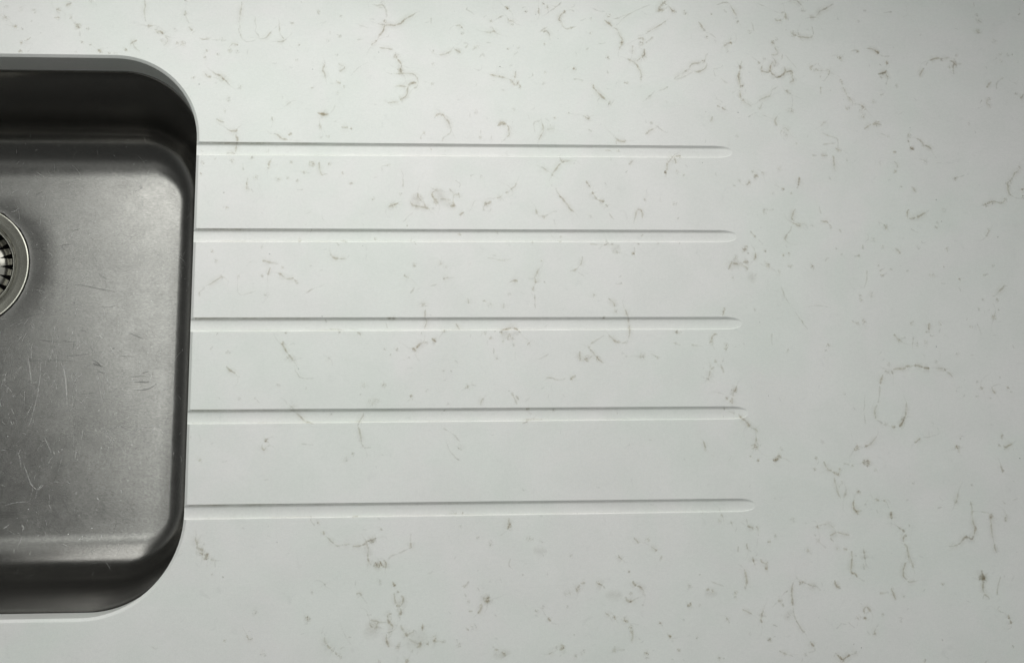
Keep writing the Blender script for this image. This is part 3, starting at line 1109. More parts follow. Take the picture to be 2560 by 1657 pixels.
1 1.2:1106,-2184 1134,-2191
b1 3:1072,-2231
b1 3:72,-2222
1 1:763,-2124 852,-2135
b1 1.5:973,-1927
b1 1.5:175,-1372
b1 2:1633,-1770
b2 2.5:2988,-1221
2 1.3:3054,-1200 3073,-1253
2 1.3:3076,-1260 3082,-1296 3086,-1339 3086,-1374 3070,-1417
1 1.3:3070,-1417 3047,-1441 3022,-1445
2 1.7:2927,-1384 2955,-1409 2976,-1431 3011,-1445
b2 1.5:3005,-1431
2 1.4:2899,-1260 2910,-1271
b2 2:2903,-1264
2 1.4:1842,-1301 1859,-1333 1877,-1344
2 1.6:1742,-1375 1753,-1357 1767,-1358
b2 1.6:1763,-1354
3 2:1667,-1406 1681,-1420 1702,-1434
b3 2.2:1688,-1427
2 1.8:2147,-1369 2168,-1358
b3 2.5:2167,-1360
3 1.6:2168,-1348 2211,-1341 2240,-1330 2261,-1337 2286,-1348
2 1.4:2276,-1341 2300,-1373
b1 7:2221,-1376
b2 2:2221,-1387
2 1.6:2210,-1390 2210,-1422
b2 2:2247,-1416
b3 1.6:2250,-1455
b1 2:2174,-1427
b2 2:2049,-1369
b2 2:2085,-1407
1 1:2064,-1421 2063,-1463
1 1:2106,-1470 2108,-1519
b1 3:2128,-1547
1 1:2261,-1499 2256,-1562
2 1.2:2344,-1458 2366,-1436
1 1.3:2406,-1562 2471,-1535 2500,-1517
b2 1.5:1803,-1638
b1 2:1753,-1636
b1 2:1839,-1571
2 1.4:1903,-1754 1925,-1741
b2 2:1920,-1741
1 1.3:1942,-1730 1984,-1738
3 2:2718,-1500 2721,-1528 2723,-1556 2719,-1577
b3 4:2774,-1550
1 5:2762,-1571 2777,-1550
2 1.3:2783,-1479 2808,-1501 2845,-1550 2887,-1585
b2 2:2784,-1472
b1 3:2845,-1550
1 1.2:2795,-1458 2832,-1430 2905,-1388
2 1.6:3133,-1540 3151,-1537 3162,-1547 3147,-1551
b1 4:3173,-1537
b2 2:3277,-1544
1 1:3224,-1516 3270,-1541
b1 1.5:3026,-1515
b1 1.5:3051,-1536
2 1.2:2644,-1703 2659,-1685 2688,-1671
b2 2:2655,-1697
1 1.3:2481,-1687 2516,-1688 2566,-1702 2616,-1692
b2 1.3:2482,-1687
b4 .8:2209,-1775
2 1.3:2258,-1805 2279,-1839
1 1.3:2230,-1791 2264,-1867
b1 2:2232,-1794
2 1.3:2032,-1821 2011,-1851 2007,-1875
b1 2:1783,-1864
1 1.3:1744,-1911 1765,-1901
2 1.3:2327,-1901 2355,-1898
1 1.3:2344,-1925 2368,-1936
2 1.2:2296,-2000 2342,-1980
1 1.3:2325,-1971 2445,-1971
b1 3:1867,-2157
1 1:1763,-2109 1787,-2176 1817,-2214 1866,-2251
1 1:1743,-2027 1812,-2068 1860,-2123
1 2:3017,-2173 3054,-2146
b1 2:2521,-1909
b3 .7:2974,-1933
b3 .8:2118,-1362
b2 2:3779,-1208
2 1.3:3778,-1211 3765,-1254
b1 2:4005,-1211
b3 2:3427,-1368
2 1.4:3428,-1346 3422,-1386
1 1.4:3449,-1354 3463,-1375
2 1.3:3724,-1386 3699,-1384 3679,-1407 3678,-1439
b2 3:3670,-1439
1 1.3:3677,-1446 3693,-1489
b2 3:3778,-1461
b3 2:3777,-1489
1 1.3:3394,-1442 3451,-1460
1 1:3524,-1460 3611,-1468
b1 2:3412,-1446
1 1.3:4120,-1376 4113,-1426 4118,-1462
b1 2:4225,-1499
b4 .8:4035,-1299
1 1:4300,-1226 4340,-1284 4386,-1355
1 1:4340,-1284 4359,-1327
b3 2.5:4529,-1466
b1 1.5:4508,-1502
b2 3:4805,-1299
b2 2:4756,-1309
1 1.5:4717,-1284 4759,-1320
2 1.3:3692,-1563 3702,-1584
b2 1.8:3697,-1577
2 1.3:3686,-1616 3659,-1633
3 2:3653,-1637 3647,-1665 3638,-1690
2 1.6:3616,-1693 3638,-1697 3634,-1707
1 1.3:3731,-1595 3740,-1623 3752,-1658
1 1:3759,-1546 3746,-1581
3 2:3841,-1743 3832,-1771 3817,-1788
b3 3:3817,-1785
2 1.4:3813,-1792 3808,-1823
2 1.3:3800,-1827 3797,-1875
2 1.3:3750,-1823 3770,-1840
b1 2:3764,-1833
1 1:3637,-1784 3687,-1790 3744,-1805
2 1.4:3739,-1889 3746,-1920
2 1.4:3797,-1879 3785,-1847
1 1.5:3738,-1958 3731,-1965
1 1.3:3766,-1920 3822,-1941
3 1.6:3840,-1942 3863,-1973 3898,-2004 3917,-2032
b3 2.2:3914,-2025
2 1.4:3917,-2032 3945,-2046 3966,-2057 3976,-2077
3 1.8:3956,-2105 3954,-2139
b3 4:3945,-2167
2 1.8:3930,-2166 3946,-2153 3958,-2180
1 3:3988,-2167 3982,-2153
2 1.4:3904,-2242 3916,-2228
2 1.5:3950,-2259 3971,-2266
b2 1.8:3960,-2263
3 1.7:4065,-2257 4079,-2264 4097,-2260 4101,-2243
3 1.7:4101,-2243 4113,-2230 4127,-2243
b4 2.5:4086,-2260
b3 2:4123,-2243
b4 .8:4065,-1818
2 1.3:3574,-2129 3593,-2177
b2 1.5:3587,-2186
1 1.3:3563,-2205 3584,-2208
b1 2:4433,-2143
b2 2.5:4963,-1603
2 1.5:4935,-1642 4959,-1667
3 1.8:4987,-1642 4982,-1656 4988,-1674
2 1.3:4987,-1639 5014,-1632 5058,-1635 5088,-1625
1 1.3:4939,-1642 4919,-1663
2 1.5:4914,-1670 4901,-1699 4886,-1741
1 1.3:4884,-1748 4877,-1804 4860,-1874
2 1.4:4855,-1881 4838,-1909 4831,-1937 4835,-1986
1 1.3:4839,-1993 4884,-2014
b2 2:4906,-2022
2 1.6:4937,-2036 4973,-2043
b2 2:4955,-2039
b3 2.5:5037,-1984
2 1.4:5052,-1981 5015,-2022 4999,-2036
1 1:5062,-1876 5056,-1967
1 1.3:4770,-1804 4761,-1874 4751,-1944 4756,-2021
2 1.4:4829,-2104 4805,-2132 4777,-2159 4739,-2176
b2 1.8:4743,-2176
2 1.5:4666,-2186 4685,-2169 4694,-2193
b2 3:4680,-2190
1 1.3:4658,-2186 4668,-2207
b2 2:4378,-2252
b1 2:4134,-2189
2 1.2:5017,-1385 5041,-1414 5061,-1432 5079,-1446
b2 2:5060,-1428
1 1.2:5066,-1421 5108,-1407
b1 1.5:4684,-1912
b1 1.5:4620,-1807
b3 1.5:4749,-2276
b3 2:4723,-2276
3 2.2:5293,-1306 5287,-1328 5281,-1353
b2 2.5:5272,-1368
1 1.5:5290,-1379 5295,-1400 5326,-1393
b4 1.3:5327,-1476
b1 2.5:5372,-1303
1 1.3:5147,-1313 5178,-1292
b1 2:5150,-1312
1 1:5161,-1400 5149,-1493
b1 3:5249,-1450
b1 3:5185,-1461
b2 3:5779,-1260
2 1.5:5788,-1245 5772,-1285
b2 1.5:5822,-1207
b2 1.8:5675,-1205
3 1.6:5649,-1311 5655,-1325
1 1.3:5719,-1213 5713,-1242
b1 2:5601,-1336
1 1.5:5082,-1614 5119,-1613
2 1.4:5039,-1635 5073,-1625 5119,-1613
3 1.6:5149,-1611 5178,-1611 5215,-1622
4 1.8:5214,-1625 5244,-1629 5262,-1626
2 1.4:5303,-1631 5340,-1631 5366,-1628
3 1.4:5366,-1626 5383,-1651
2 1.3:5382,-1655 5410,-1672 5427,-1694
1 2:5354,-1522 5356,-1544
1 3:5323,-1572 5306,-1594
b1 2.5:5484,-1530
b3 2.5:5038,-1986
2 1.3:5063,-1862 5067,-1897 5059,-1946 5040,-1988
3 1.5:5040,-1988 5019,-2022 4999,-2040
2 1.5:5713,-1763 5714,-1787 5738,-1812
1 1.3:5713,-1763 5745,-1749 5782,-1745
2 1.3:5817,-1767 5835,-1774
b2 1.5:5835,-1774
1 1.5:5840,-1797 5866,-1801
2 2:5630,-1759 5640,-1784
b2 2:5634,-1773
b1 2:5598,-1833
1 2:5682,-1847 5701,-1840
b1 2:5605,-1727
b2 1.2:5779,-1695
2 1.2:5098,-2155 5137,-2128 5153,-2121
1 1.3:5168,-2114 5220,-2111 5288,-2087 5277,-2045
b2 1.8:5137,-2129
3 3:5408,-2171 5414,-2192 5416,-2206
b3 2.5:5414,-2185
1 3:5416,-2206 5421,-2227
1 1.5:5443,-2116 5438,-2137
2 2:5742,-2118 5762,-2101
b2 2:5743,-2118
b3 2:5814,-2166
2 2:5749,-2184 5772,-2185 5795,-2174 5814,-2166
b3 2.2:5764,-2187
b2 2:5721,-2177
b4 .8:5864,-2265
b1 1:5447,-1791
1 1.3:4398,-2273 4386,-2294
b2 2:4364,-2328
b2 1.8:4378,-2252
2 1.6:4427,-2273 4440,-2298 4459,-2329 4487,-2342
2 1.5:4487,-2342 4507,-2356 4524,-2367 4538,-2377
3 1.3:4524,-2367 4536,-2353
b2 2:4545,-2336
2 1.3:4545,-2336 4542,-2322
1 1.2:4570,-2292 4620,-2299
b2 1.8:4638,-2308
3 2:4727,-2280 4756,-2273 4757,-2304
b3 4:4744,-2287
1 5:4715,-2286 4736,-2297
b1 2:4805,-2339
2 1.3:4501,-2384 4502,-2418 4512,-2459 4518,-2493 4536,-2527
b2 1.8:4554,-2422
2 1.3:4573,-2439 4579,-2466 4569,-2500 4555,-2530
1 1.2:4529,-2452 4545,-2425
b2 2.5:4663,-2487
2 1.8:4651,-2494 4675,-2470
3 1.6:4633,-2535 4625,-2555 4622,-2582 4631,-2609 4659,-2619 4674,-2613 4676,-2603
1 1.4:4706,-2569 4730,-2542
b2 1.5:4710,-2569
2 1.8:4774,-2533 4813,-2543
2 1.5:4838,-2547 4859,-2547
1 1.2:4859,-2551 4877,-2598
3 2.2:4886,-2619 4889,-2642 4890,-2673
b2 2:4887,-2639
2 1.8:5390,-2498 5370,-2549 5357,-2569
b1 3:5369,-2563
b2 2.5:5477,-2574
1 3:5479,-2591 5468,-2659
2 1.5:5720,-2306 5722,-2337
b3 2:5725,-2350
1 1.4:5722,-2333 5730,-2361
b1 1.5:5069,-2431
1 .8:5775,-2557 5820,-2540
b2 1.2:5719,-2573
1 2:5491,-2434 5493,-2455
1 .8:5475,-2625 5576,-2633 5604,-2647
1 1.3:5224,-2599 5260,-2596
b4 .8:5864,-2265
2 1.5:4355,-2705 4355,-2729
b2 1.8:4356,-2719
b2 1.3:4332,-2771
b2 1.8:4348,-2799
1 1.5:4335,-2829 4350,-2812 4367,-2829 4404,-2860
2 1.4:4391,-2704 4423,-2699 4451,-2710 4478,-2730
3 1.6:4435,-2779 4457,-2767 4486,-2757
2 1.4:4490,-2757 4532,-2764 4581,-2778
b1 4:4278,-2871
1 1.2:4437,-2793 4464,-2820
b1 3:4485,-2861
2 1.3:4525,-2861 4556,-2874
2 1.5:4587,-2879 4584,-2902 4584,-2922
3 1.6:4584,-2922 4577,-2962 4569,-3001 4568,-3025
2 1.4:4606,-2916 4622,-2909
b3 2:4572,-3025
2 1.3:4572,-3028 4596,-3032 4612,-3055
1 1.3:4615,-3058 4663,-3082
3 1.8:4670,-2870 4672,-2897
4 2.2:4675,-2903 4676,-2923 4677,-2940
2 1.5:4659,-2963 4664,-3006
2 1.4:4451,-3069 4450,-3099 4472,-3125
b2 2:4479,-3122
2 1.3:4650,-2642 4638,-2614
3 1.8:4957,-2743 4978,-2757
2 1.3:4930,-2726 4957,-2743
3 1.5:4972,-2777 4962,-2807 4961,-2827
2 1.3:4976,-2773 4985,-2790
2 1.3:4964,-2834 4980,-2854 4981,-2874
3 1.8:4983,-2874 4987,-2907 4990,-2934
2 1.3:4998,-2928 5003,-2948 5017,-2988
b3 2:5015,-2989
3 1.6:4987,-2957 4966,-2964 4953,-2987 4941,-3020 4942,-3053 4962,-3083
2 1.2:4962,-3083 4979,-3093 5019,-3084
3 1.6:5476,-2651 5475,-2685 5477,-2712 5491,-2736
3 1.8:5491,-2736 5480,-2759 5473,-2790
b3 2:5491,-2739
4 2:5473,-2790 5454,-2813 5439,-2806 5425,-2796
b4 2.5:5420,-2799
3 1.6:5425,-2796 5403,-2802 5378,-2829 5351,-2849
2 1.6:5351,-2849 5321,-2858 5281,-2861
3 2.2:5600,-2656 5609,-2673 5625,-2653
b3 3:5606,-2663
2 1.5:5605,-2676 5606,-2734 5607,-2795 5612,-2842
3 1.5:5612,-2842 5616,-2876 5623,-2909
2 1.8:5718,-2644 5726,-2664 5703,-2681
b2 2:5713,-2688
1 1:5604,-2646 5641,-2639
4 3:5510,-3018 5504,-3041 5513,-3061 5507,-3081
b4 4:5502,-3081
4 2:5479,-3081 5519,-3075 5524,-3058
3 1.6:5505,-3094 5501,-3141 5503,-3174
2 1.4:5503,-3181 5524,-3194 5540,-3218
1 1.4:5502,-3187 5490,-3213
1 1.2:5635,-3063 5605,-3149 5600,-3189
b1 2:5602,-3176
1 1.2:5593,-3288 5634,-3305
2 1.3:5662,-3315 5665,-3348
3 1.8:5669,-3351 5680,-3378
b2 2.2:5217,-3107
1 1.2:5175,-3464 5181,-3483
2 1.5:4157,-3081 4145,-3107 4140,-3153 4140,-3192 4142,-3238
b2 1.8:4142,-3127
1 1.3:4142,-3245 4146,-3290 4157,-3329
2 1.5:4157,-3329 4185,-3378 4210,-3414
b4 2.2:4208,-3085
2 1.4:4214,-3079 4245,-3089
3 1.8:4255,-3096 4286,-3104 4317,-3110
1 1.4:4317,-3110 4343,-3140
3 1.6:4245,-3467 4261,-3493 4274,-3503
1 1.6:4274,-3503 4268,-3532 4226,-3537
b1 2:4207,-3553
3 1.5:4414,-3544 4440,-3567 4463,-3593
3 1.8:4463,-3593 4489,-3574 4521,-3559
2 1.5:4521,-3559 4554,-3550 4569,-3534
1 1.6:4414,-3547 4408,-3573
b2 3:4462,-3596
b4 1:4601,-3515
b3 .8:4548,-3493
2 1.6:4847,-3134 4858,-3171 4872,-3210
b2 2:4850,-3136
1 4:4756,-3163 4827,-3160
2 1.6:4645,-3298 4639,-3272 4656,-3250 4672,-3266 4692,-3286
2 2:4651,-3315 4642,-3334
b2 2.5:4646,-3324
b2 2:4770,-3304
b1 3:4594,-3320
2 1.5:4719,-3384 4703,-3410 4704,-3436
1 1.3:4735,-3365 4719,-3384
b1 2:4701,-3433
1 1.2:4478,-3354 4433,-3392
1 1:4521,-3348 4567,-3388
b1 1.5:4896,-3345
1 1.5:5034,-3610 5050,-3591
b1 1.8:5037,-3610
b1 2:5675,-3525
b1 2:4928,-3182
1 1:5008,-2706 5013,-2727
3 2:68,-2722 68,-2751 80,-2780
3 2:74,-2803 98,-2806 121,-2816
2 1.5:80,-2780 74,-2809
b3 3:112,-2829
3 1.8:112,-2829 116,-2852
3 1.8:125,-2849 149,-2842 139,-2862 146,-2878
b3 2:139,-2871
2 1.6:169,-2875 193,-2885
1 1:196,-2885 204,-2933
1 2:117,-2784 130,-2771
b3 1:256,-2991
b2 1.2:186,-2974
b2 1:611,-2771
2 1.5:838,-2598 838,-2637
1 1.2:838,-2637 866,-2670
b2 2.5:887,-2647
2 1.4:920,-2700 931,-2730
2 1.4:944,-2739 968,-2763 999,-2789
1 1.2:1002,-2792 1036,-2804
2 1.8:1056,-2795 1104,-2790
2 1.4:1117,-2803 1158,-2805 1185,-2797
3 2:1185,-2797 1212,-2788 1222,-2802
3 1.8:1222,-2802 1231,-2824 1226,-2850 1222,-2876
2 1.6:1222,-2876 1233,-2909 1253,-2932
4 1.8:1219,-2771 1239,-2766 1259,-2760 1283,-2755
b4 2.5:1252,-2769
3 2:1269,-2753 1283,-2760
b3 3:1287,-2932
3 1.7:1263,-2942 1273,-2919 1294,-2942 1314,-2910
3 1.7:1314,-2916 1324,-2936 1337,-2943
3 1.7:1331,-2894 1348,-2920 1341,-2949
b3 2:1310,-2920
1 1.3:1361,-2894 1381,-2872 1422,-2860 1463,-2841 1500,-2825
3 1.8:1500,-2823 1517,-2818 1514,-2783
1 1.2:1514,-2783 1514,-2724
1 1:1184,-2695 1218,-2700
b3 1.5:1313,-2695
1 1.2:1300,-2682 1324,-2702
2 1.5:1387,-3030 1405,-3066
b3 2:1405,-3066
3 2:1422,-3092 1432,-3111
3 2:1445,-3124 1462,-3144 1459,-3173 1445,-3195
2 1.3:1402,-3105 1408,-3150 1418,-3188
3 1.8:1415,-3191 1445,-3195
3 1.8:1439,-3201 1447,-3224 1445,-3252
b3 2.5:1442,-3249
3 1.8:1391,-3239 1361,-3251 1358,-3270
3 1.6:1358,-3276 1365,-3295 1391,-3321 1388,-3350
b2 3:1365,-3283
3 1.6:1388,-3350 1378,-3358 1355,-3362
3 1.6:1351,-3368 1351,-3409 1368,-3457
3 1.8:1237,-3281 1241,-3312 1264,-3325 1291,-3329
2 1.5:1237,-3279 1288,-3288 1294,-3297 1281,-3319
b3 2:1284,-3326
1 1.2:1294,-3297 1355,-3295
b1 9:1254,-3351
2 1.8:1448,-3310 1455,-3335 1475,-3361
b3 3:1482,-3377
3 1.8:1475,-3361 1489,-3393
2 1.4:1489,-3374 1522,-3362 1536,-3343
1 1.5:1495,-3399 1549,-3432
b1 10:1555,-3413
2 2.5:1549,-3460 1575,-3448 1582,-3426
b2 3:1569,-3432
2 1.5:1596,-3306 1593,-3356
b2 2:1596,-3331
b2 3:1428,-3448
2 2:1415,-3445 1448,-3449
b2 1.6:1522,-3482
b2 3:1626,-3433
2 2.5:1475,-3553 1498,-3532
b1 2:1305,-3540
3 1.5:1146,-3113 1173,-3107 1183,-3124
2 1.3:924,-3033 938,-3053
b1 2:851,-3096
b3 3:820,-3255
2 1.5:823,-3261 827,-3283
1 3:801,-3299 827,-3293
2 1.3:921,-3348 914,-3364
2 2:941,-3380 938,-3402 952,-3427
2 2:955,-3434 979,-3459
3 2.2:979,-3459 1002,-3472
1 1.5:1009,-3479 1022,-3498
b1 3:1045,-3504
2 1.3:1084,-3386 1091,-3398
1 1:1121,-3386 1094,-3386
2 1.4:431,-3336 447,-3340
2 1.4:421,-3358 438,-3387 465,-3384
b2 2:277,-3393
1 1:1220,-3245 1254,-3246
b1 3:536,-3476
b1 3:474,-3217
1 2:1116,-2614 1157,-2609
b1 3:1300,-3036
2 1.8:2192,-2627 2190,-2660 2198,-2676
3 2.5:2198,-2673 2187,-2689 2178,-2709
b3 2.8:2191,-2679
b2 1.5:1976,-2762
b2 2.5:2323,-2770
1 4:2333,-2780 2361,-2774
b1 3:2061,-2799
b1 6:2401,-2850
1 2:2395,-2784 2423,-2798
1 1.2:2197,-2896 2185,-2942 2212,-2968
b2 2.5:1881,-3076
1 1.3:1910,-3041 1883,-3076
1 1.2:1879,-3118 1889,-3144
3 1.8:2004,-3149 2024,-3153 2055,-3150
b3 5:2031,-3159
3 1.6:2014,-3140 2007,-3162 2024,-3172 2051,-3166
2 1.6:2031,-3150 2034,-3185
b2 2:1983,-3200
2 1.5:1976,-3191 1996,-3200 1982,-3229 1965,-3251
1 1.2:1904,-3234 1935,-3235
b1 2:1905,-3173
b3 1.6:2412,-3214
b2 2:2371,-3242
2 1.4:2441,-3285 2464,-3307
2 1.8:2673,-3066 2708,-3065
2 2:2670,-3075 2652,-3098 2654,-3124
b3 2.2:2651,-3109
3 2.5:2784,-3066 2804,-3071 2828,-3084
b3 2:2791,-3066
1 1.3:2828,-3084 2844,-3104
b1 7:2901,-3150
b1 4:2589,-3129
b2 1.5:2579,-3216
b1 2:2614,-2885
3 1.5:2943,-2880 2949,-2900 2966,-2916
2 1.4:3052,-2773 3076,-2796 3089,-2816
2 1.4:3158,-2823 3185,-2840 3212,-2860
b2 2:3209,-2858
b1 3:3149,-2787
1 2:3246,-2891 3230,-2930
2 1.5:3015,-2992 3012,-3009
b2 1.5:3013,-2996
3 1.6:3037,-3051 3041,-3071 3056,-3088
3 2:3056,-3090 3083,-3095 3097,-3111 3107,-3121
1 3:3106,-3124 3102,-3150
2 1.8:2981,-3155 2990,-3178 3010,-3194
b3 2.2:3010,-3191
2 1.6:3010,-3194 3045,-3175
1 1.2:3045,-3175 3070,-3163
b2 2:3016,-3136
1 2:3096,-3205 3099,-3218
2 1.3:2835,-3256 2865,-3282
2 1.4:2895,-3283 2909,-3305
b3 1.5:2896,-3286
b2 3:2967,-3306
2 1.4:2964,-3309 2994,-3323
4 2.5:3010,-3355 3006,-3368
b3 3.5:3010,-3362
2 1.5:3013,-3374 3020,-3407 3012,-3445
b1 2:3012,-3442
b3 2:3214,-3333
1 1.4:3214,-3333 3231,-3356
b2 3:2891,-3500
1 2:2908,-3500 2963,-3498
2 2:3089,-3517 3116,-3527
b2 2:3113,-3526
b2 2:3111,-3554
1 1.5:3148,-3511 3165,-3502
b2 2:1899,-3352
b1 3:1940,-3337
2 3:1656,-3415 1683,-3421
b2 4:1673,-3415
b2 2.5:1727,-3425
b2 2.5:1837,-3449
4 .8:1823,-3411 1824,-3418
2 2:2073,-3480 2107,-3487
2 2:2123,-3493 2137,-3505 2150,-3525
b2 2:2140,-3506
b1 6:2126,-3512
b2 4:2534,-3481
1 3:2541,-3456 2534,-3475
2 2:2520,-3493 2548,-3475
2 1.6:2438,-3517 2479,-3502
1 4:2519,-3525 2525,-3532
b2 2:2490,-3477
b2 2.5:2621,-3532
b1 2.5:2676,-3506
b3 1:2618,-3395
1 1.3:1779,-2602 1813,-2597
b2 2:1823,-2599
b2 1.5:1872,-2596
1 2:2400,-2621 2427,-2623
b1 2:1860,-2687
1 1.3:2270,-2995 2283,-3014
1 1:2122,-3019 2132,-3058
b2 1.6:3681,-2629
2 1.3:3681,-2629 3687,-2647
2 1.5:3736,-2665 3745,-2691
b1 3:3661,-2667
2 1.3:3853,-2658 3855,-2676
3 1.7:3854,-2705 3881,-2713 3899,-2719
b2 2.2:3931,-2715
1 1.3:3902,-2730 3888,-2723
b3 1.8:4048,-2774
b1 3:4183,-2670
2 1.4:3988,-2813 4017,-2811
2 1.3:3931,-2770 3926,-2787
2 1.3:3847,-2819 3845,-2842 3851,-2859
1 1:3851,-2862 3871,-2879
1 1.3:3785,-2838 3779,-2878
3 2.2:3880,-2909 3882,-2926 3888,-2946
2 1.5:3888,-2946 3897,-2965
b2 1.6:3912,-2896
2 1.4:3935,-2926 3944,-2946 3979,-2957
b2 2:3980,-2953
3 2:3959,-2987 3984,-2986
b2 3:3970,-2986
1 1:3775,-2954 3802,-2971
2 1.5:3802,-2971 3818,-2997 3826,-3030 3829,-3070 3822,-3102
b2 2:3816,-3109
2 2:3552,-3108 3558,-3125
b2 2:3554,-3118
b2 2:3586,-3128
1 1:3579,-3066 3654,-3097 3668,-3100
b1 5:3575,-3144
b1 3:3745,-3147
2 1.4:3730,-3173 3748,-3167
3 2:3425,-3201 3428,-3217 3403,-3223
b2 1.8:3492,-3218
b1 3:3427,-3096
2 1.5:3670,-3302 3683,-3321
1 1.3:3683,-3321 3695,-3341
2 1:3784,-3252 3852,-3285
2 1.6:3935,-3254 3926,-3274
4 2.2:3923,-3274 3917,-3306
b2 2:3906,-3319
2 1.3:3913,-3319 3918,-3345
1 1.3:3995,-3242 4032,-3210
2 2:4036,-3204 4061,-3194
b2 2.5:4058,-3198
1 1.8:4070,-3217 4079,-3244
1 2:4098,-3270 4117,-3296 4099,-3309
b1 5:4110,-3296
1 1:4063,-3171 4115,-3133
b2 2:3960,-3452
b4 2.2:3967,-3452
1 1.3:3982,-3436 4007,-3430
1 1:3991,-3356 4028,-3369
2 1.5:4025,-3524 4058,-3541 4085,-3551
1 1.3:4085,-3551 4123,-3562
1 4:4052,-3534 4071,-3554
3 1.8:3266,-3414 3282,-3424
b2 2.2:3272,-3419
1 2:3281,-3443 3301,-3456
b2 2:3330,-3507
1 1.4:3317,-3495 3340,-3512
b2 2.5:3608,-3564
1 1.2:3627,-3565 3647,-3566
b1 2:3465,-3427
1 1.5:4276,-2861 4281,-2878
b2 1:3504,-3024
1 1:3364,-3310 3385,-3316
b1 1.5:3830,-3411
2 1.5:4451,-3069 4456,-3099 4479,-3125
2 1.5:-955,1038 -976,1024 -1000,1003
b3 2:-979,1022
b2 2.5:-1052,981
2 1.3:-1067,984 -1030,973
3 2:-966,905 -959,921 -945,921
2 1.5:-932,879 -906,860 -890,837
b3 3:-898,853
1 3:-939,875 -918,891
b2 2:-829,837
1 1.3:-890,830 -883,776
b2 2:-867,735
b2 2:-805,717
1 1.3:-805,717 -772,694
b2 3:-731,668
2 1.4:-754,687 -727,665
b2 2:-670,654
2 1.5:-432,1068 -425,1022 -431,983 -423,941
1 1:-423,941 -418,898
2 2:-409,868 -384,864 -362,867
b2 2:-391,863
3 2:-354,842 -332,831
2 1.5:-332,838 -306,827 -287,804
3 1.4:-310,831 -284,801
1 2:-339,823 -309,804
2 1.5:-272,785 -250,763 -263,732 -280,717
b2 2:-296,758
b2 2:-134,1069
2 1.3:-131,992 -129,949
b2 1.8:-130,961
1 1.2:-126,945 -102,888
2 1.5:-108,865 -93,850 -75,834
b3 2.2:-180,737
b2 3:-140,738
2 1.4:-161,718 -133,738
b1 2:-202,840
2 1.5:-469,756 -505,740 -521,709
b2 2:-505,740
1 1.2:-501,736 -489,706 -447,665
2 1.8:-542,690 -556,673
b2 2:-549,682
2 1.8:-1450,924 -1420,906
b2 3:-1420,909
b2 2:-1352,847
2 1.5:-1377,851 -1337,842
b2 1.6:-1297,830
b2 2:-1302,726
2 1.5:-1312,726 -1291,723
b2 1.8:-1264,744
1 1.3:-1267,740 -1233,768
2 1.5:-1318,645 -1299,663 -1282,646
b2 2:-1301,660
1 1.2:-1255,653 -1228,680
b1 2.5:-1314,980
b1 3:-1224,970
b1 2:-1422,998
b1 3:-819,1054
1 1.3:-1081,919 -1035,923
b1 3:-1049,923
1 1.2:-1244,882 -1230,901
b2 3:-909,643
1 1.5:-11,772 40,769
b1 2:142,767
"""
rib = {k: dict(v=[], f=[], a=[], t=[]) for k in range(-1, 5)}
def inside_cut(x, y):
    return x < HX1 + CH and HY0 - CH < y < HY1 + CH and _in(x, y)
def _in(x, y):
    e = -CH; x0, x1, y0, y1 = HX0 + e, HX1 - e, HY0 + e, HY1 - e
    if not (x0 < x < x1 and y0 < y < y1): return False
    r = RT - e if y > (y0 + y1) / 2 else RB - e
    cx = x1 - r if x > x1 - r else (x0 + r if x < x0 + r else x)
    cy = y1 - r if y > y1 - r else (y0 + r if y < y0 + r else y)
    return (x - cx) ** 2 + (y - cy) ** 2 < r * r
LAYER = [0]
def strip(pts, widths, dens, tone):
    """soft-edged ribbon laid a hair above the stone"""
    n = len(pts)
    if n < 2: return
    LAYER[0] = (LAYER[0] + 1) % 40
    dz = 0.00004 + LAYER[0] * 0.0000012
    rows = []
    for k in range(n):
        a = pts[max(0, k - 1)]; b = pts[min(n - 1, k + 1)]
        tx, ty = b[0] - a[0], b[1] - a[1]; l = math.hypot(tx, ty) or 1
        nx, ny = -ty / l, tx / l; row = []
        for s in (-1, -0.45, 0, 0.45, 1):
            x = pts[k][0] + nx * widths[k] * s; y = pts[k][1] + ny * widths[k] * s
            row.append((x, y, {-1: 0, 1: 0, -0.45: .55, 0.45: .55, 0: 1.0}[s] * dens[k]))
        rows.append(row)
    for k in range(n - 1):
        if inside_cut(*rows[k][2][:2]) or inside_cut(*rows[k + 1][2][:2]): continue
        if any(inside_cut(q_[0], q_[1]) for q_ in rows[k] + rows[k + 1]): continue
        for s in range(4):
            quad = [rows[k][s], rows[k][s + 1], rows[k + 1][s + 1], rows[k + 1][s]]
            cx = sum(q_[0] for q_ in quad) / 4; cy = sum(q_[1] for q_ in quad) / 4
            zi = [g_depth(q_[0], q_[1])[0] for q_ in quad]; gi = g_depth(cx, cy)[1]
            R = rib[gi]; b = len(R['v'])
            for q_, z in zip(quad, zi): R['v'].append((q_[0], q_[1], z + dz)); R['a'].append(q_[2]); R['t'].append(tone)
            R['f'].append((b, b + 1, b + 2, b + 3))
def blotch(x, y, r, dens, tone):
    n = 10; pts = []
    ang = random.uniform(0, math.pi); el = random.uniform(1.0, 1.7)
    L_ = r * el
    P = [(x + math.cos(ang) * L_ * u, y + math.sin(ang) * L_ * u) for u in [-1 + 2 * k / n for k in range(n + 1)]]
    strip(P, [r * math.sqrt(max(0.02, 1 - (-1 + 2 * k / n) ** 2)) for k in range(n + 1)], [dens * max(0, 1 - (-1 + 2 * k / n) ** 2) ** 0.7 for k in range(n + 1)], tone)
DENS = {1: 0.21, 2: 0.31, 3: 0.42, 4: 0.55}; TONE = {1: 0.06, 2: 0.12, 3: 0.26, 4: 0.46}
PX = 0.000283
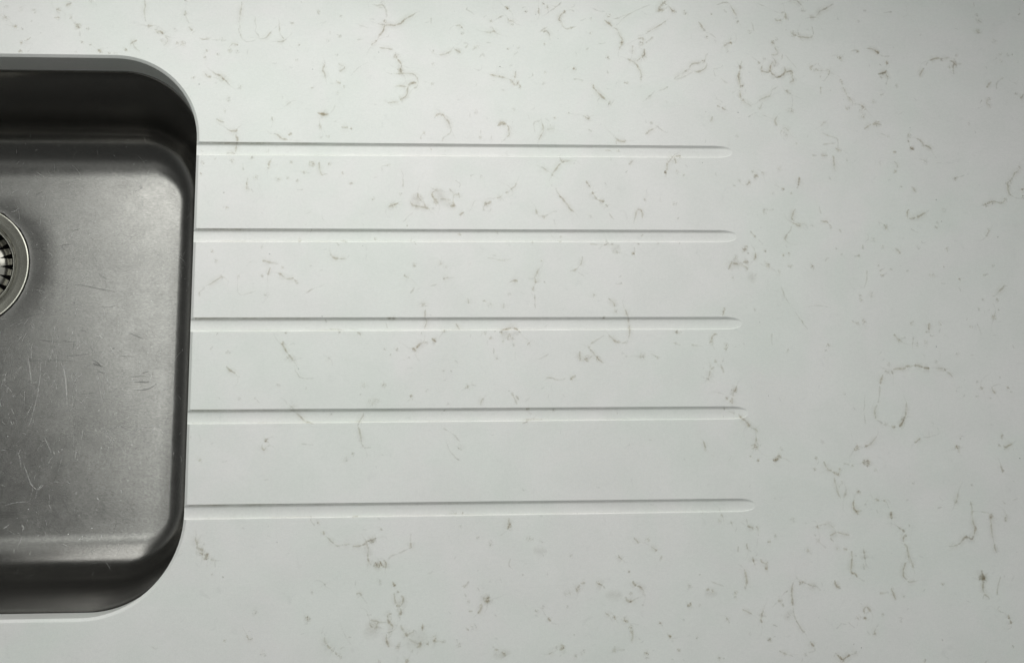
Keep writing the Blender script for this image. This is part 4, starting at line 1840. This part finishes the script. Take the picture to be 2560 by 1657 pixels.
def dens_path(pts, step=0.0006):
    """Catmull-Rom through the traced points, then crinkled"""
    P = [pts[0]] + pts + [pts[-1]]; out = []
    for k in range(1, len(P) - 2):
        p0, p1, p2, p3 = P[k - 1:k + 3]; d = math.hypot(p2[0] - p1[0], p2[1] - p1[1]); n = max(2, int(d / step))
        for j in range(n):
            t_ = j / n; q_ = []
            for a in (0, 1):
                q_.append(0.5 * (2 * p1[a] + (p2[a] - p0[a]) * t_ + (2 * p0[a] - 5 * p1[a] + 4 * p2[a] - p3[a]) * t_ ** 2 + (3 * p1[a] - p0[a] - 3 * p2[a] + p3[a]) * t_ ** 3))
            out.append(tuple(q_))
    out.append(pts[-1]); return out
def crinkle(path, amp):
    res = []
    for x, y in path:
        v = noise.noise_vector(Vector((x * 330, y * 330, 1.7))) * amp + noise.noise_vector(Vector((x * 900, y * 900, 5.1))) * amp * 0.5
        res.append((x + v.x, y + v.y))
    return res
def vein(s, w, pts, dm=1.0):
    d0 = DENS[s] * dm; tone = min(1, max(0, TONE[s] + random.uniform(-.1, .12)))
    path = crinkle(dens_path(pts), 0.00034); n = len(path); off = random.uniform(0, 99)
    hw = (w * 0.60 + 0.85) * PX * 1.75; wid = []; den = []
    for k, (x, y) in enumerate(path):
        e = min(1, min(k, n - 1 - k) / max(1, n * 0.22) + 0.30)
        b = noise.noise(Vector((x * 210, y * 210, off))); b2 = noise.noise(Vector((x * 620, y * 620, off + 7)))
        wid.append(hw * (0.85 + 0.75 * b + 0.5 * b2) * (0.6 + 0.4 * e)); den.append(max(0.05, d0 * e * (0.85 + 0.8 * b)))
    strip(path, wid, den, tone)
    if s >= 2 and random.random() < 0.75:                     # ghost continuation that sinks into the stone
        for end in (0, 1):
            if random.random() < 0.35: continue
            a0, b0 = (path[min(4, n - 1)], path[0]) if end == 0 else (path[max(0, n - 5)], path[-1])
            th = math.atan2(b0[1] - a0[1], b0[0] - a0[0]); cv = random.gauss(0, 110); l = random.uniform(0.004, 0.013); m_ = int(l / 0.0006); g_ = [b0]
            for _ in range(m_):
                th += cv * 0.0006 + random.gauss(0, 0.10); g_.append((g_[-1][0] + math.cos(th) * 0.0006, g_[-1][1] + math.sin(th) * 0.0006))
            g_ = crinkle(g_, 0.0003)
            strip(g_, [hw * 0.8] * len(g_), [DENS[2] * 0.60 * dm * (1 - k / len(g_)) * (0.6 + 0.8 * noise.noise(Vector((g_[k][0] * 260, g_[k][1] * 260, 3)))) for k in range(len(g_))], 0.1)
    # faint halo
    if s >= 2:
        hn = path[::3] + [path[-1]]
        strip(hn, [hw * 4.0] * len(hn), [0.085 * s * dm * 0.6 * min(1, min(k, len(hn) - 1 - k) / max(1, len(hn) * .3)) for k in range(len(hn))], tone)
        # crumbs and tiny spurs beside the vein
        for _ in range(int(n * 0.025 * (s - 1))):
            k = random.randrange(n); x, y = path[k]; a = random.uniform(0, 6.28); r = random.uniform(0.0006, 0.0016)
            if random.random() < 0.5:
                blotch(x + math.cos(a) * r, y + math.sin(a) * r, random.uniform(0.00022, 0.00045), d0 * 0.6, tone)
            else:
                sp = crinkle([(x + math.cos(a) * r * u, y + math.sin(a) * r * u) for u in (0, .25, .5, .75, 1)], 0.0003)
                strip(sp, [hw * .7] * 5, [d0 * .7, d0 * .6, d0 * .5, d0 * .3, 0], tone)
def blob_vein(s, r, x, y, dm=1.0):
    tone = min(1, max(0, TONE[s] + random.uniform(-.08, .12))); R0 = r * PX * 1.6
    if s == 4 and r < 1.6:
        blotch(x, y, R0 * 0.8, 1.2, 1.0); return
    if r >= 5: blotch(x, y, R0 * 1.6, 0.13 * dm, 0.6); return
    blotch(x, y, R0 * 1.9, DENS[s] * 0.22 * dm, tone)
    k = int(3 + r * 2)
    for _ in range(k):
        a = random.uniform(0, 6.28); q_ = R0 * random.uniform(0.1, 1.5); a2 = random.uniform(0, 6.28); l = R0 * random.uniform(0.5, 1.3)
        cx, cy = x + math.cos(a) * q_, y + math.sin(a) * q_
        sp = crinkle([(cx + math.cos(a2) * l * u, cy + math.sin(a2) * l * u) for u in (-1, -.5, 0, .5, 1)], 0.0004)
        strip(sp, [0.0002, 0.0005, 0.00058, 0.0005, 0.0002], [0, DENS[s] * .28 * dm, DENS[s] * .42 * dm, DENS[s] * .28 * dm, 0], tone)
for i in range(5):                                           # grime and limescale settled along the groove edges
    for side, dn, x1_, wd in ((0.90, 0.42, 0.10, 0.0009), (0.80, 0.10, 0.38, 0.0012), (-0.86, 0.13, 0.37, 0.0010)):
        P = []; D = []; n_ = 120
        for k in range(n_ + 1):
            x = 0.0012 + (x1_ - 0.0012) * k / n_; c, w, d = g_par(x, i); P.append((x, c + side * w / 2))
            D.append(dn * (1 - k / n_) ** 0.8 * (0.55 + 1.1 * max(-0.4, noise.noise(Vector((x * 60, i * 9.1 + side, 2))))))
        strip(P, [wd] * (n_ + 1), D, 0.05)
traced = []
for ln in VEINS.strip().split('\n'):
    h, p_ = ln.split(':'); hs, hw = h.split(); pts = [tuple(float(v) / 1e4 for v in q_.split(',')) for q_ in p_.split()]
    traced.append((hs, float(hw), pts))
def put(hs, hw, pts, dm=1.0):
    if hs[0] == 'b': blob_vein(int(hs[1:]), hw, *pts[0], dm)
    else: vein(int(hs), hw, pts, dm)
for hs, hw, pts in traced: put(hs, hw, pts)
# faint background of tiny wisps everywhere, and the stone beyond the framed part of the worktop
for _ in range(800):
    x, y = random.uniform(-0.5, 1.0), random.uniform(-0.45, 0.18); a = random.uniform(0, 6.28); l = random.uniform(0.0012, 0.005)
    P = crinkle([(x + math.cos(a + .5 * u) * l * u, y + math.sin(a + .5 * u) * l * u) for u in [k / 8 for k in range(9)]], 0.0009)
    strip(P, [random.uniform(.0004, .0009)] * 9, [0.15 * math.sin(math.pi * k / 8) for k in range(9)], random.uniform(0, .4))
for _ in range(220):
    x, y = random.uniform(-0.2, 0.7), random.uniform(-0.4, 0.15); blotch(x, y, random.uniform(.00012, .00022), random.uniform(.10, .40), random.uniform(.3, .8))
for hs, hw, pts in traced:
    if hs[0] == 'b' or len(pts) < 2: continue
    if pts[0][0] > 0.32:
        q_ = [(1.215 - (x - 0.02) + 0.0, -0.26 - y) for x, y in pts]
        if min(v[0] for v in q_) > 0.64: put(hs, hw, q_)
    if pts[0][1] < -0.27:
        q_ = [(0.63 - x, -0.72 - y) for x, y in pts]
        if max(v[1] for v in q_) < -0.37 and min(v[1] for v in q_) > -0.45: put(hs, hw, q_)

worktop = None
for k in range(-1, 5):
    vs, fs = parts_v[k]; R = rib[k]; b = len(vs)
    me2 = bpy.data.meshes.new('worktop' if k < 0 else 'drainer_groove')
    me2.from_pydata(vs + R['v'], [], fs + [tuple(i + b for i in f) for f in R['f']])
    a = me2.attributes.new('vein', 'FLOAT', 'POINT'); a.data.foreach_set('value', np.array([0.0] * b + R['a'], dtype=np.float32))
    a = me2.attributes.new('tone', 'FLOAT', 'POINT'); a.data.foreach_set('value', np.array([0.0] * b + R['t'], dtype=np.float32))
    mi = np.zeros(len(me2.polygons), dtype=np.int32); mi[len(fs):] = 1
    me2.materials.append(mat_quartz); me2.materials.append(mat_vein)
    me2.polygons.foreach_set('material_index', mi); me2.polygons.foreach_set('use_smooth', [True] * len(me2.polygons)); me2.update()
    me2.set_sharp_from_angle(angle=math.radians(8))
    o = bpy.data.objects.new(me2.name, me2); COL.objects.link(o)
    if k < 0:
        worktop = o; o['label'] = 'white quartz worktop with brown veins and five drainer grooves beside the sink'; o['category'] = 'worktop'
    else: o.parent = worktop

# ------------------------------------------------------------------ the undermounted steel bowl
sink = empty('kitchen_sink', (-0.22, -0.13, -0.20), 'scratched stainless steel sink bowl set under the white worktop', 'sink')
DX, DY, DR = -0.2118, -0.0622, 0.0528          # waste hole
ZF = -0.1985; FZ = 0.038                        # floor level, height of the cove
FS = dict(x=0.027, t=0.044, b=0.037)            # its reach along the sides, the back and the front
NN = 24
def bowl_ring(e, c=0.0, n=NN):
    """e: plain inset, c: share of the cove reached (0 wall, 1 floor)"""
    rt = max(0.0632 - 0.55 * e - 0.040 * c, 0.012); rb = max(0.0680 - 0.55 * e - 0.049 * c, 0.012)
    return rrect(HX0 + e + FS['x'] * c, HX1 - e - FS['x'] * c, HY0 + e + FS['b'] * c, HY1 - e - FS['t'] * c, rt, rb, n)
def dish(x, y):
    """the floor falls in a round dish towards the waste"""
    return ZF - 0.0007 * sm(0, 1, (0.072 - math.hypot(x - DX, y - DY)) / (0.072 - DR))
bm = bmesh.new(); prof = [(-0.016, -THICK - 0.0012), (-0.0025, -THICK - 0.0012), (-0.0010, -THICK - 0.0015), (0.0, -THICK - 0.0025), (0.0006, -THICK - 0.005)]
for k in range(1, 9): prof.append((0.0006 + 0.0065 * k / 8, -0.0405 + (ZF + FZ + 0.0405) * k / 8))
e0 = 0.0071
for k in range(1, 23):                                      # curvature eases in at both ends, so no crease shows
    a = math.radians(90 * k / 22); prof.append((e0, ZF + FZ - FZ * math.sin(a) ** 0.86, 1 - math.cos(a) ** 1.0 if k < 22 else 1.0))
ringv = []
def subdiv(pts, m_=6):
    out = []; n = len(pts); q = NN + 1
    for k in range(n):
        out.append(pts[k])
        if (k + 1) % q == 0:
            a, b = pts[k], pts[(k + 1) % n]
            for j in range(1, m_): out.append((a[0] + (b[0] - a[0]) * j / m_, a[1] + (b[1] - a[1]) * j / m_))
    return out
def rng_v(pts, z): return [bm.verts.new((x, y, z)) for x, y in pts]
for q_ in prof: ringv.append(rng_v(subdiv(bowl_ring(q_[0], q_[2] if len(q_) > 2 else 0.0)), q_[1]))
last = subdiv(bowl_ring(e0, 1.0)); nl = len(last)
circ = []
for x, y in last:
    a = math.atan2(y - DY, x - DX); circ.append((DX + DR * math.cos(a), DY + DR * math.sin(a)))
for u in [k / 14 for k in range(1, 13)] + [0.92, 0.965, 0.985, 0.996, 1.0]:
    ring = [(a[0] + (b[0] - a[0]) * u, a[1] + (b[1] - a[1]) * u) for a, b in zip(last, circ)]
    vs = []
    for x, y in ring:
        z = dish(x, y); vs.append(bm.verts.new((x, y, z)))
    ringv.append(vs)
ringv.append([bm.verts.new((DX + (x - DX) * 0.985, DY + (y - DY) * 0.985, ZF - 0.0055)) for x, y in circ])
for r0, r1 in zip(ringv, ringv[1:]):
    for k in range(nl): bm.faces.new((r0[k], r0[(k + 1) % nl], r1[(k + 1) % nl], r1[k]))
bmesh.ops.recalc_face_normals(bm, faces=bm.faces)
if sum(f.normal.z for f in bm.faces if abs(f.calc_center_median().z - ZF) < 0.002) < 0: bmesh.ops.reverse_faces(bm, faces=bm.faces)
# scratches: light and dark hairlines on the floor of the bowl
SCR = """
l2 1:-1452,-1340 -1454,-1484 -1459,-1637 -1490,-1827 -1532,-1997
l3 1.6:-1279,-1437 -1250,-1533 -1232,-1658 -1220,-1786
l1 1:-1340,-1292 -1328,-1418 -1328,-1542 -1339,-1657
l2 1:-1354,-1311 -1390,-1427
l2 1.2:-1565,-1369 -1546,-1446 -1532,-1522 -1517,-1618
l1 1:-1164,-1350 -1168,-1283 -1131,-1258 -1081,-1283 -1016,-1341
l2 1:-1175,-1605 -1153,-1558 -1107,-1524
l1 1:-1205,-1485 -1191,-1562 -1158,-1649 -1107,-1706
l2 1:-984,-1505 -964,-1621 -945,-1707 -933,-1759
l1 1:-958,-1438 -925,-1515 -871,-1650
l1 1:-1204,-1686 -1124,-1744 -1064,-1801
l1 1:-929,-1935 -883,-2001 -840,-2105 -820,-2134
l1 1.5:-884,-1978 -809,-1960 -743,-1951
l1 1.5:-703,-1993 -617,-1975 -532,-1957 -427,-1953
l2 1.8:-1388,-2035 -1361,-2092 -1324,-2167
l3 2.2:-1306,-2148 -1300,-2177
l3 1.8:-1273,-2144 -1263,-2163
l3 1.8:-1250,-2140 -1232,-2130
l2 1.2:-1308,-2190 -1335,-2223 -1344,-2260
l2 1.2:-1603,-2141 -1576,-2202 -1561,-2286
l2 1.5:-1550,-2235 -1507,-2333 -1474,-2407 -1425,-2454
l2 1.2:-1415,-2458 -1371,-2413
l2 1.2:-1127,-2136 -1132,-2220
l1 1.2:-926,-2105 -925,-2147
l1 1:-653,-1362 -639,-1468 -630,-1565
l1 1:-472,-1294 -479,-1372 -524,-1440
l1 1:-495,-1681 -372,-1633
l1 1:-1541,-1301 -1529,-1417
l2 1.2:-1737,-1598 -1736,-1531 -1718,-1512
l1 1:-1716,-1617 -1712,-1693
l1 1.2:-1741,-1608 -1691,-1646
l2 1.3:-1672,-1798 -1644,-1855
l2 1.5:-1670,-1902 -1654,-1935
l1 1:-1580,-1912 -1536,-1846 -1495,-1752
d2 1:-1487,-1243 -1400,-1253 -1303,-1268
d1 1:-1304,-1253 -1188,-1263
d2 1:-1259,-1379 -1144,-1370 -1058,-1360
d1 1:-1601,-1417 -1410,-1412 -1218,-1418
d3 1.5:-1036,-1414 -997,-1428 -957,-1467
d3 1.5:-1025,-1443 -947,-1467
d2 1.3:-993,-1501 -935,-1520
d2 1.3:-622,-1521 -560,-1507
d3 1.3:-682,-1593 -556,-1597
d2 1.3:-669,-1661 -564,-1651 -489,-1604
d1 1.2:-722,-1550 -587,-1546
d2 1.3:-748,-1191 -708,-1201 -620,-1240
d1 1.2:-1108,-1692 -985,-1678
d1 1.2:-817,-1376 -691,-1386
d2 1.5:-877,-1317 -853,-1313
d2 1.3:-1589,-478 -1511,-474 -1496,-462 -1450,-458
d2 1.5:-1507,-470 -1502,-490 -1463,-498
d2 1.5:-1344,-458 -1310,-442 -1263,-445
d2 1.4:-1250,-321 -1192,-308
d1 1.2:-1349,-450 -1299,-502
d3 1.6:-1234,-559 -1225,-569
d3 2.2:-1475,-760 -1462,-788
d2 1.5:-1281,-752 -1270,-758
d2 1.2:-1237,-780 -1183,-784 -1096,-800 -978,-824 -853,-847
d1 1.2:-1569,-800 -1452,-824
d1 1.2:-1412,-847 -1371,-883
d1 1.3:-1003,-966 -917,-973 -840,-950
d1 1.2:-1683,-957 -1620,-981
d1 1.2:-1623,-1059 -1532,-1040 -1471,-1024
d1 1:-1016,-693 -943,-740
d1 1:-1147,-1165 -1085,-1177
l2 1.5:-1784,-161 -1749,-157 -1719,-133
l1 1:-1073,-166 -1067,-292
l1 1:-1289,-264 -1290,-317
l2 1.6:-1490,-2387 -1460,-2425 -1420,-2458
l2 1.6:-1420,-2453 -1389,-2416
l2 2:-1680,-2757 -1648,-2739 -1626,-2721
l3 2.4:-1531,-2722 -1511,-2750 -1524,-2768
l2 2:-1163,-2801 -1149,-2805
l2 1.5:-976,-2757 -962,-2761
l1 1.2:-966,-2496 -930,-2533 -914,-2580
l1 1.2:-914,-2868 -888,-2822 -880,-2786
l1 1.2:-1093,-2875 -1057,-2839 -1021,-2802
l1 1:-1207,-2874 -1130,-2902
l1 1:-1714,-2590 -1603,-2554 -1471,-2546
l1 1.4:-623,-2579 -584,-2593
l1 1:-846,-2906 -800,-2879
l1 1.5:-1319,922 -1234,903 -1129,860
l1 1.5:-971,906 -840,907
l1 1.2:-1286,647 -1254,647
l2 1:-763,13 -681,52
l1 1:-1667,36 -1649,-30
l1 1:-571,91 -513,33
d1 1.5:-729,-25 -710,-30
"""
me = bpy.data.meshes.new('bowl'); bm.to_mesh(me); bm.free()
bv = [tuple(v.co) for v in me.vertices]; bf = [tuple(p.vertices) for p in me.polygons]; nb = len(bv)
att = [0.0] * nb; mi = [0] * len(bf)
def bowl_z(x, y):
    """height of the steel at x, y (floor, cove)"""
    c = min((x - HX0 - e0) / FS['x'], (HX1 - x - e0) / FS['x'], (y - HY0 - e0) / FS['b'], (HY1 - y - e0) / FS['t'])
    if min(HX1 - x, x - HX0) < 0.06 and min(y - HY0, HY1 - y) < 0.07: return None
    if c < 0.15: return None
    if c < 1: return ZF + FZ - FZ * math.sqrt(max(0, 1 - (1 - c) ** 2))
    r = math.hypot(x - DX, y - DY)
    if r < DR + 0.002: return None
    return dish(x, y)
def scratch(pts, hw, d0, light):
    n = len(pts); rows = []; lift = random.uniform(0.00022, 0.00030)
    for k in range(n):
        a = pts[max(0, k - 1)]; b = pts[min(n - 1, k + 1)]; tx, ty = b[0] - a[0], b[1] - a[1]; l = math.hypot(tx, ty) or 1
        nx, ny = -ty / l, tx / l; e = min(1, min(k, n - 1 - k) / max(1, n * .3) + 0.12); row = []
        for s, w_ in ((-1, 0), (0, 1), (1, 0)):
            x, y = pts[k][0] + nx * hw * s, pts[k][1] + ny * hw * s; z = bowl_z(x, y)
            if z is None: row = None; break
            row.append((x, y, z + lift, w_ * d0 * e))
        rows.append(row)
    for k in range(n - 1):
        if rows[k] is None or rows[k + 1] is None: continue
        for s in (0, 1):
            b = len(bv)
            for q_ in (rows[k][s], rows[k][s + 1], rows[k + 1][s + 1], rows[k + 1][s]): bv.append(q_[:3]); att.append(q_[3])
            bf.append((b, b + 1, b + 2, b + 3)); mi.append(1 if light else 2)
for ln in SCR.strip().split('\n'):
    h, p_ = ln.split(':'); hs, hw = h.split(); pts = [tuple(float(v) / 1e4 for v in q_.split(',')) for q_ in p_.split()]
    path = dens_path(pts, 0.0012)
    scratch(path, (0.35 + float(hw) * 0.42) * 0.00033 * 1.5, {1: .38, 2: .65, 3: 1.0}[int(hs[1])], hs[0] == 'l')
rs = random.Random(11)
for _ in range(6000):                                        # hair-fine swirl marks of years of washing up
    x, y = rs.uniform(-0.43, -0.02), rs.uniform(-0.315, 0.05)
    dens_here = 0.35 + 0.65 * math.exp(-((x + 0.17) / 0.09) ** 2 - ((y + 0.18) / 0.09) ** 2)
    if rs.random() > dens_here: continue
    a = rs.choice((rs.gauss(1.5, .35), rs.gauss(1.5, .35), rs.uniform(0, 6.28))); l = rs.choice((rs.uniform(.001, .005), rs.uniform(.002, .008), rs.uniform(.004, .018))); cv = rs.gauss(0, 1.0)
    n = max(4, int(l / .0012)); P = []
    for k in range(n + 1):
        P.append((x, y)); x += math.cos(a) * l / n; y += math.sin(a) * l / n; a += cv / n
    scratch(P, rs.uniform(.00012, .00024), rs.uniform(.12, .50) * (1.0 if rs.random() < .93 else 1.8), rs.random() < 0.8)
for _ in range(90):                                          # pits and water marks
    x, y = rs.uniform(-0.3, -0.03), rs.uniform(-0.31, 0.04); r = rs.uniform(.00018, .0004); a = rs.uniform(0, 3)
    scratch([(x + math.cos(a) * r * u, y + math.sin(a) * r * u) for u in (-1.4, -.7, 0, .7, 1.4)], r, rs.uniform(.3, .9), rs.random() < .6)
me2 = bpy.data.meshes.new('bowl'); me2.from_pydata(bv, [], bf)
a = me2.attributes.new('vein', 'FLOAT', 'POINT'); a.data.foreach_set('value', np.array(att, dtype=np.float32))
for mt in (mat_bowl, mat_sl, mat_sd): me2.materials.append(mt)
me2.polygons.foreach_set('material_index', mi); me2.polygons.foreach_set('use_smooth', [True] * len(bf)); me2.update(); me2.set_sharp_from_angle(angle=math.radians(38))
bowl = bpy.data.objects.new('bowl', me2); COL.objects.link(bowl); bowl.parent = sink; bowl.matrix_parent_inverse = Matrix.Translation(-Vector((-0.22, -0.13, -0.20)))

def keep(o, par): o.parent = par; o.matrix_parent_inverse = Matrix.Translation(-par.location); return o
# sealant bead between stone and steel
bm = bmesh.new(); rr = []
for e, z in ((-0.010, -THICK), (-0.0012, -THICK), (-0.0006, -THICK - 0.0006), (-0.0010, -THICK - 0.0012), (-0.010, -THICK - 0.0011)): rr.append([bm.verts.new((x, y, z)) for x, y in inset(e)])
for r0, r1 in zip(rr, rr[1:]):
    for k in range(len(r0)): bm.faces.new((r0[k], r0[(k + 1) % len(r0)], r1[(k + 1) % len(r0)], r1[k]))
keep(from_bm('sealant', bm, None, [mat_black]), sink)

def lathe(name, prof, mat, parent, n=96, angle=35, cx=DX, cy=DY):
    bm = bmesh.new(); rows = []
    for r, z in [(r_ * 1.021, z_) for r_, z_ in prof]: rows.append([bm.verts.new((cx + r * math.cos(2 * math.pi * k / n), cy + r * math.sin(2 * math.pi * k / n), z)) for k in range(n)] if r > 1e-6 else [bm.verts.new((cx, cy, z))])
    for a, b in zip(rows, rows[1:]):
        for k in range(n):
            k2 = (k + 1) % n
            if len(a) == 1: bm.faces.new((a[0], b[k], b[k2]))
            elif len(b) == 1: bm.faces.new((a[k], a[k2], b[0]))
            else: bm.faces.new((a[k], a[k2], b[k2], b[k]))
    bmesh.ops.recalc_face_normals(bm, faces=bm.faces)
    o = from_bm(name, bm, None, [mat], True, angle); return keep(o, parent)
ZD = ZF - 0.0008
# flange of the waste: a wide flat ring with a rolled rim, standing in a dark seam
flange = lathe('waste_flange', [(0.0503, ZD - 0.006), (0.0506, ZD + 0.0002), (0.0503, ZD + 0.0008), (0.0497, ZD + 0.0010), (0.0489, ZD + 0.0008), (0.0440, ZD + 0.0002), (0.0404, ZD - 0.0003), (0.0396, ZD - 0.0010), (0.0391, ZD - 0.0026), (0.0386, ZD - 0.0052), (0.0375, ZD - 0.0056), (0.0366, ZD - 0.0056), (0.0364, ZD - 0.018)], mat_flange, sink)
lathe('gasket', [(0.0516, ZD - 0.0030), (0.0500, ZD - 0.0030), (0.0500, ZD - 0.010)], mat_black, sink)
lathe('waste_cup', [(0.0365, ZD - 0.012), (0.0356, ZD - 0.045), (0.023, ZD - 0.055), (0.0, ZD - 0.056)], mat_black, sink)

# the basket strainer resting in the waste
zb = ZD - 0.0050
strain = empty('sink_strainer', (DX, DY, zb), 'round steel basket strainer with dark radial slots in the sink waste', 'strainer')
def polar(name, rad, zf, mat, slots=24, r_in=0.0264, r_out=0.0342, rm=0.0360):
    bm = bmesh.new(); rs_ = [r for r in rad if r <= r_in]; nseg = slots * 8; cache = {}
    def V(r, a):
        key = (round(r, 6), round(a % (2 * math.pi), 6))
        if key not in cache: cache[key] = bm.verts.new((DX + r * math.cos(a), DY + r * math.sin(a), zf(r, a)))
        return cache[key]
    cen = bm.verts.new((DX, DY, zf(0, 0)))
    A = [2 * math.pi * k / nseg for k in range(nseg)]
    for k in range(nseg): bm.faces.new((cen, V(rs_[0], A[k]), V(rs_[0], A[(k + 1) % nseg])))
    for r0, r1 in zip(rs_, rs_[1:]):
        for k in range(nseg): bm.faces.new((V(r0, A[k]), V(r1, A[k]), V(r1, A[(k + 1) % nseg]), V(r0, A[(k + 1) % nseg])))
    petal = 2 * math.pi / slots; rr_ = [r_in + (rm - r_in) * k / 10 for k in range(11)]
    def half(r):                                            # half angle of a petal at radius r
        u = (r - r_in) / (r_out - r_in)
        return petal / 2 * (1 - 0.46 * min(1, u) ** 0.9) if u > 0 else petal / 2
    for s in range(slots):
        ac = petal * (s + 0.5)
        for r0, r1 in zip(rr_, rr_[1:]):
            for j in range(8):
                a = [ac + half(r) * (-1 + 2 * jj / 8) for r, jj in ((r0, j), (r1, j), (r1, j + 1), (r0, j + 1))]
                fv = [V(r_, a_) for r_, a_ in zip((r0, r1, r1, r0), a)]
                if len(set(fv)) == 4: bm.faces.new(fv)
    bmesh.ops.remove_doubles(bm, verts=bm.verts, dist=1e-7); bmesh.ops.recalc_face_normals(bm, faces=bm.faces)
    bmesh.ops.solidify(bm, geom=list(bm.faces), thickness=0.0008)
    bmesh.ops.recalc_face_normals(bm, faces=bm.faces)
    o = from_bm(name, bm, None, [mat], True, 40); return keep(o, strain)
def zplate(r, a):
    z = zb + 0.0018 * sm(0.0, 1.0, 1 - r / 0.027)
    z += 0.0012 * math.exp(-((r - 0.0245) / 0.0022) ** 2)
    if r > 0.0265: z -= 0.0045 * sm(0.0265, 0.0372, r) ** 1.2
    return z
polar('strainer_plate', [0.004, 0.008, 0.012, 0.016, 0.019, 0.0212, 0.0225, 0.0236, 0.0246, 0.0255, 0.0264], zplate, mat_basket)
lathe('strainer_knob', [(0.0, zb + 0.016), (0.004, zb + 0.0158), (0.0070, zb + 0.0145), (0.0082, zb + 0.0125), (0.0074, zb + 0.0105), (0.0042, zb + 0.0130), (0.0038, zb + 0.0015), (0.006, zb + 0.0012)], mat_basket, strain, 48)
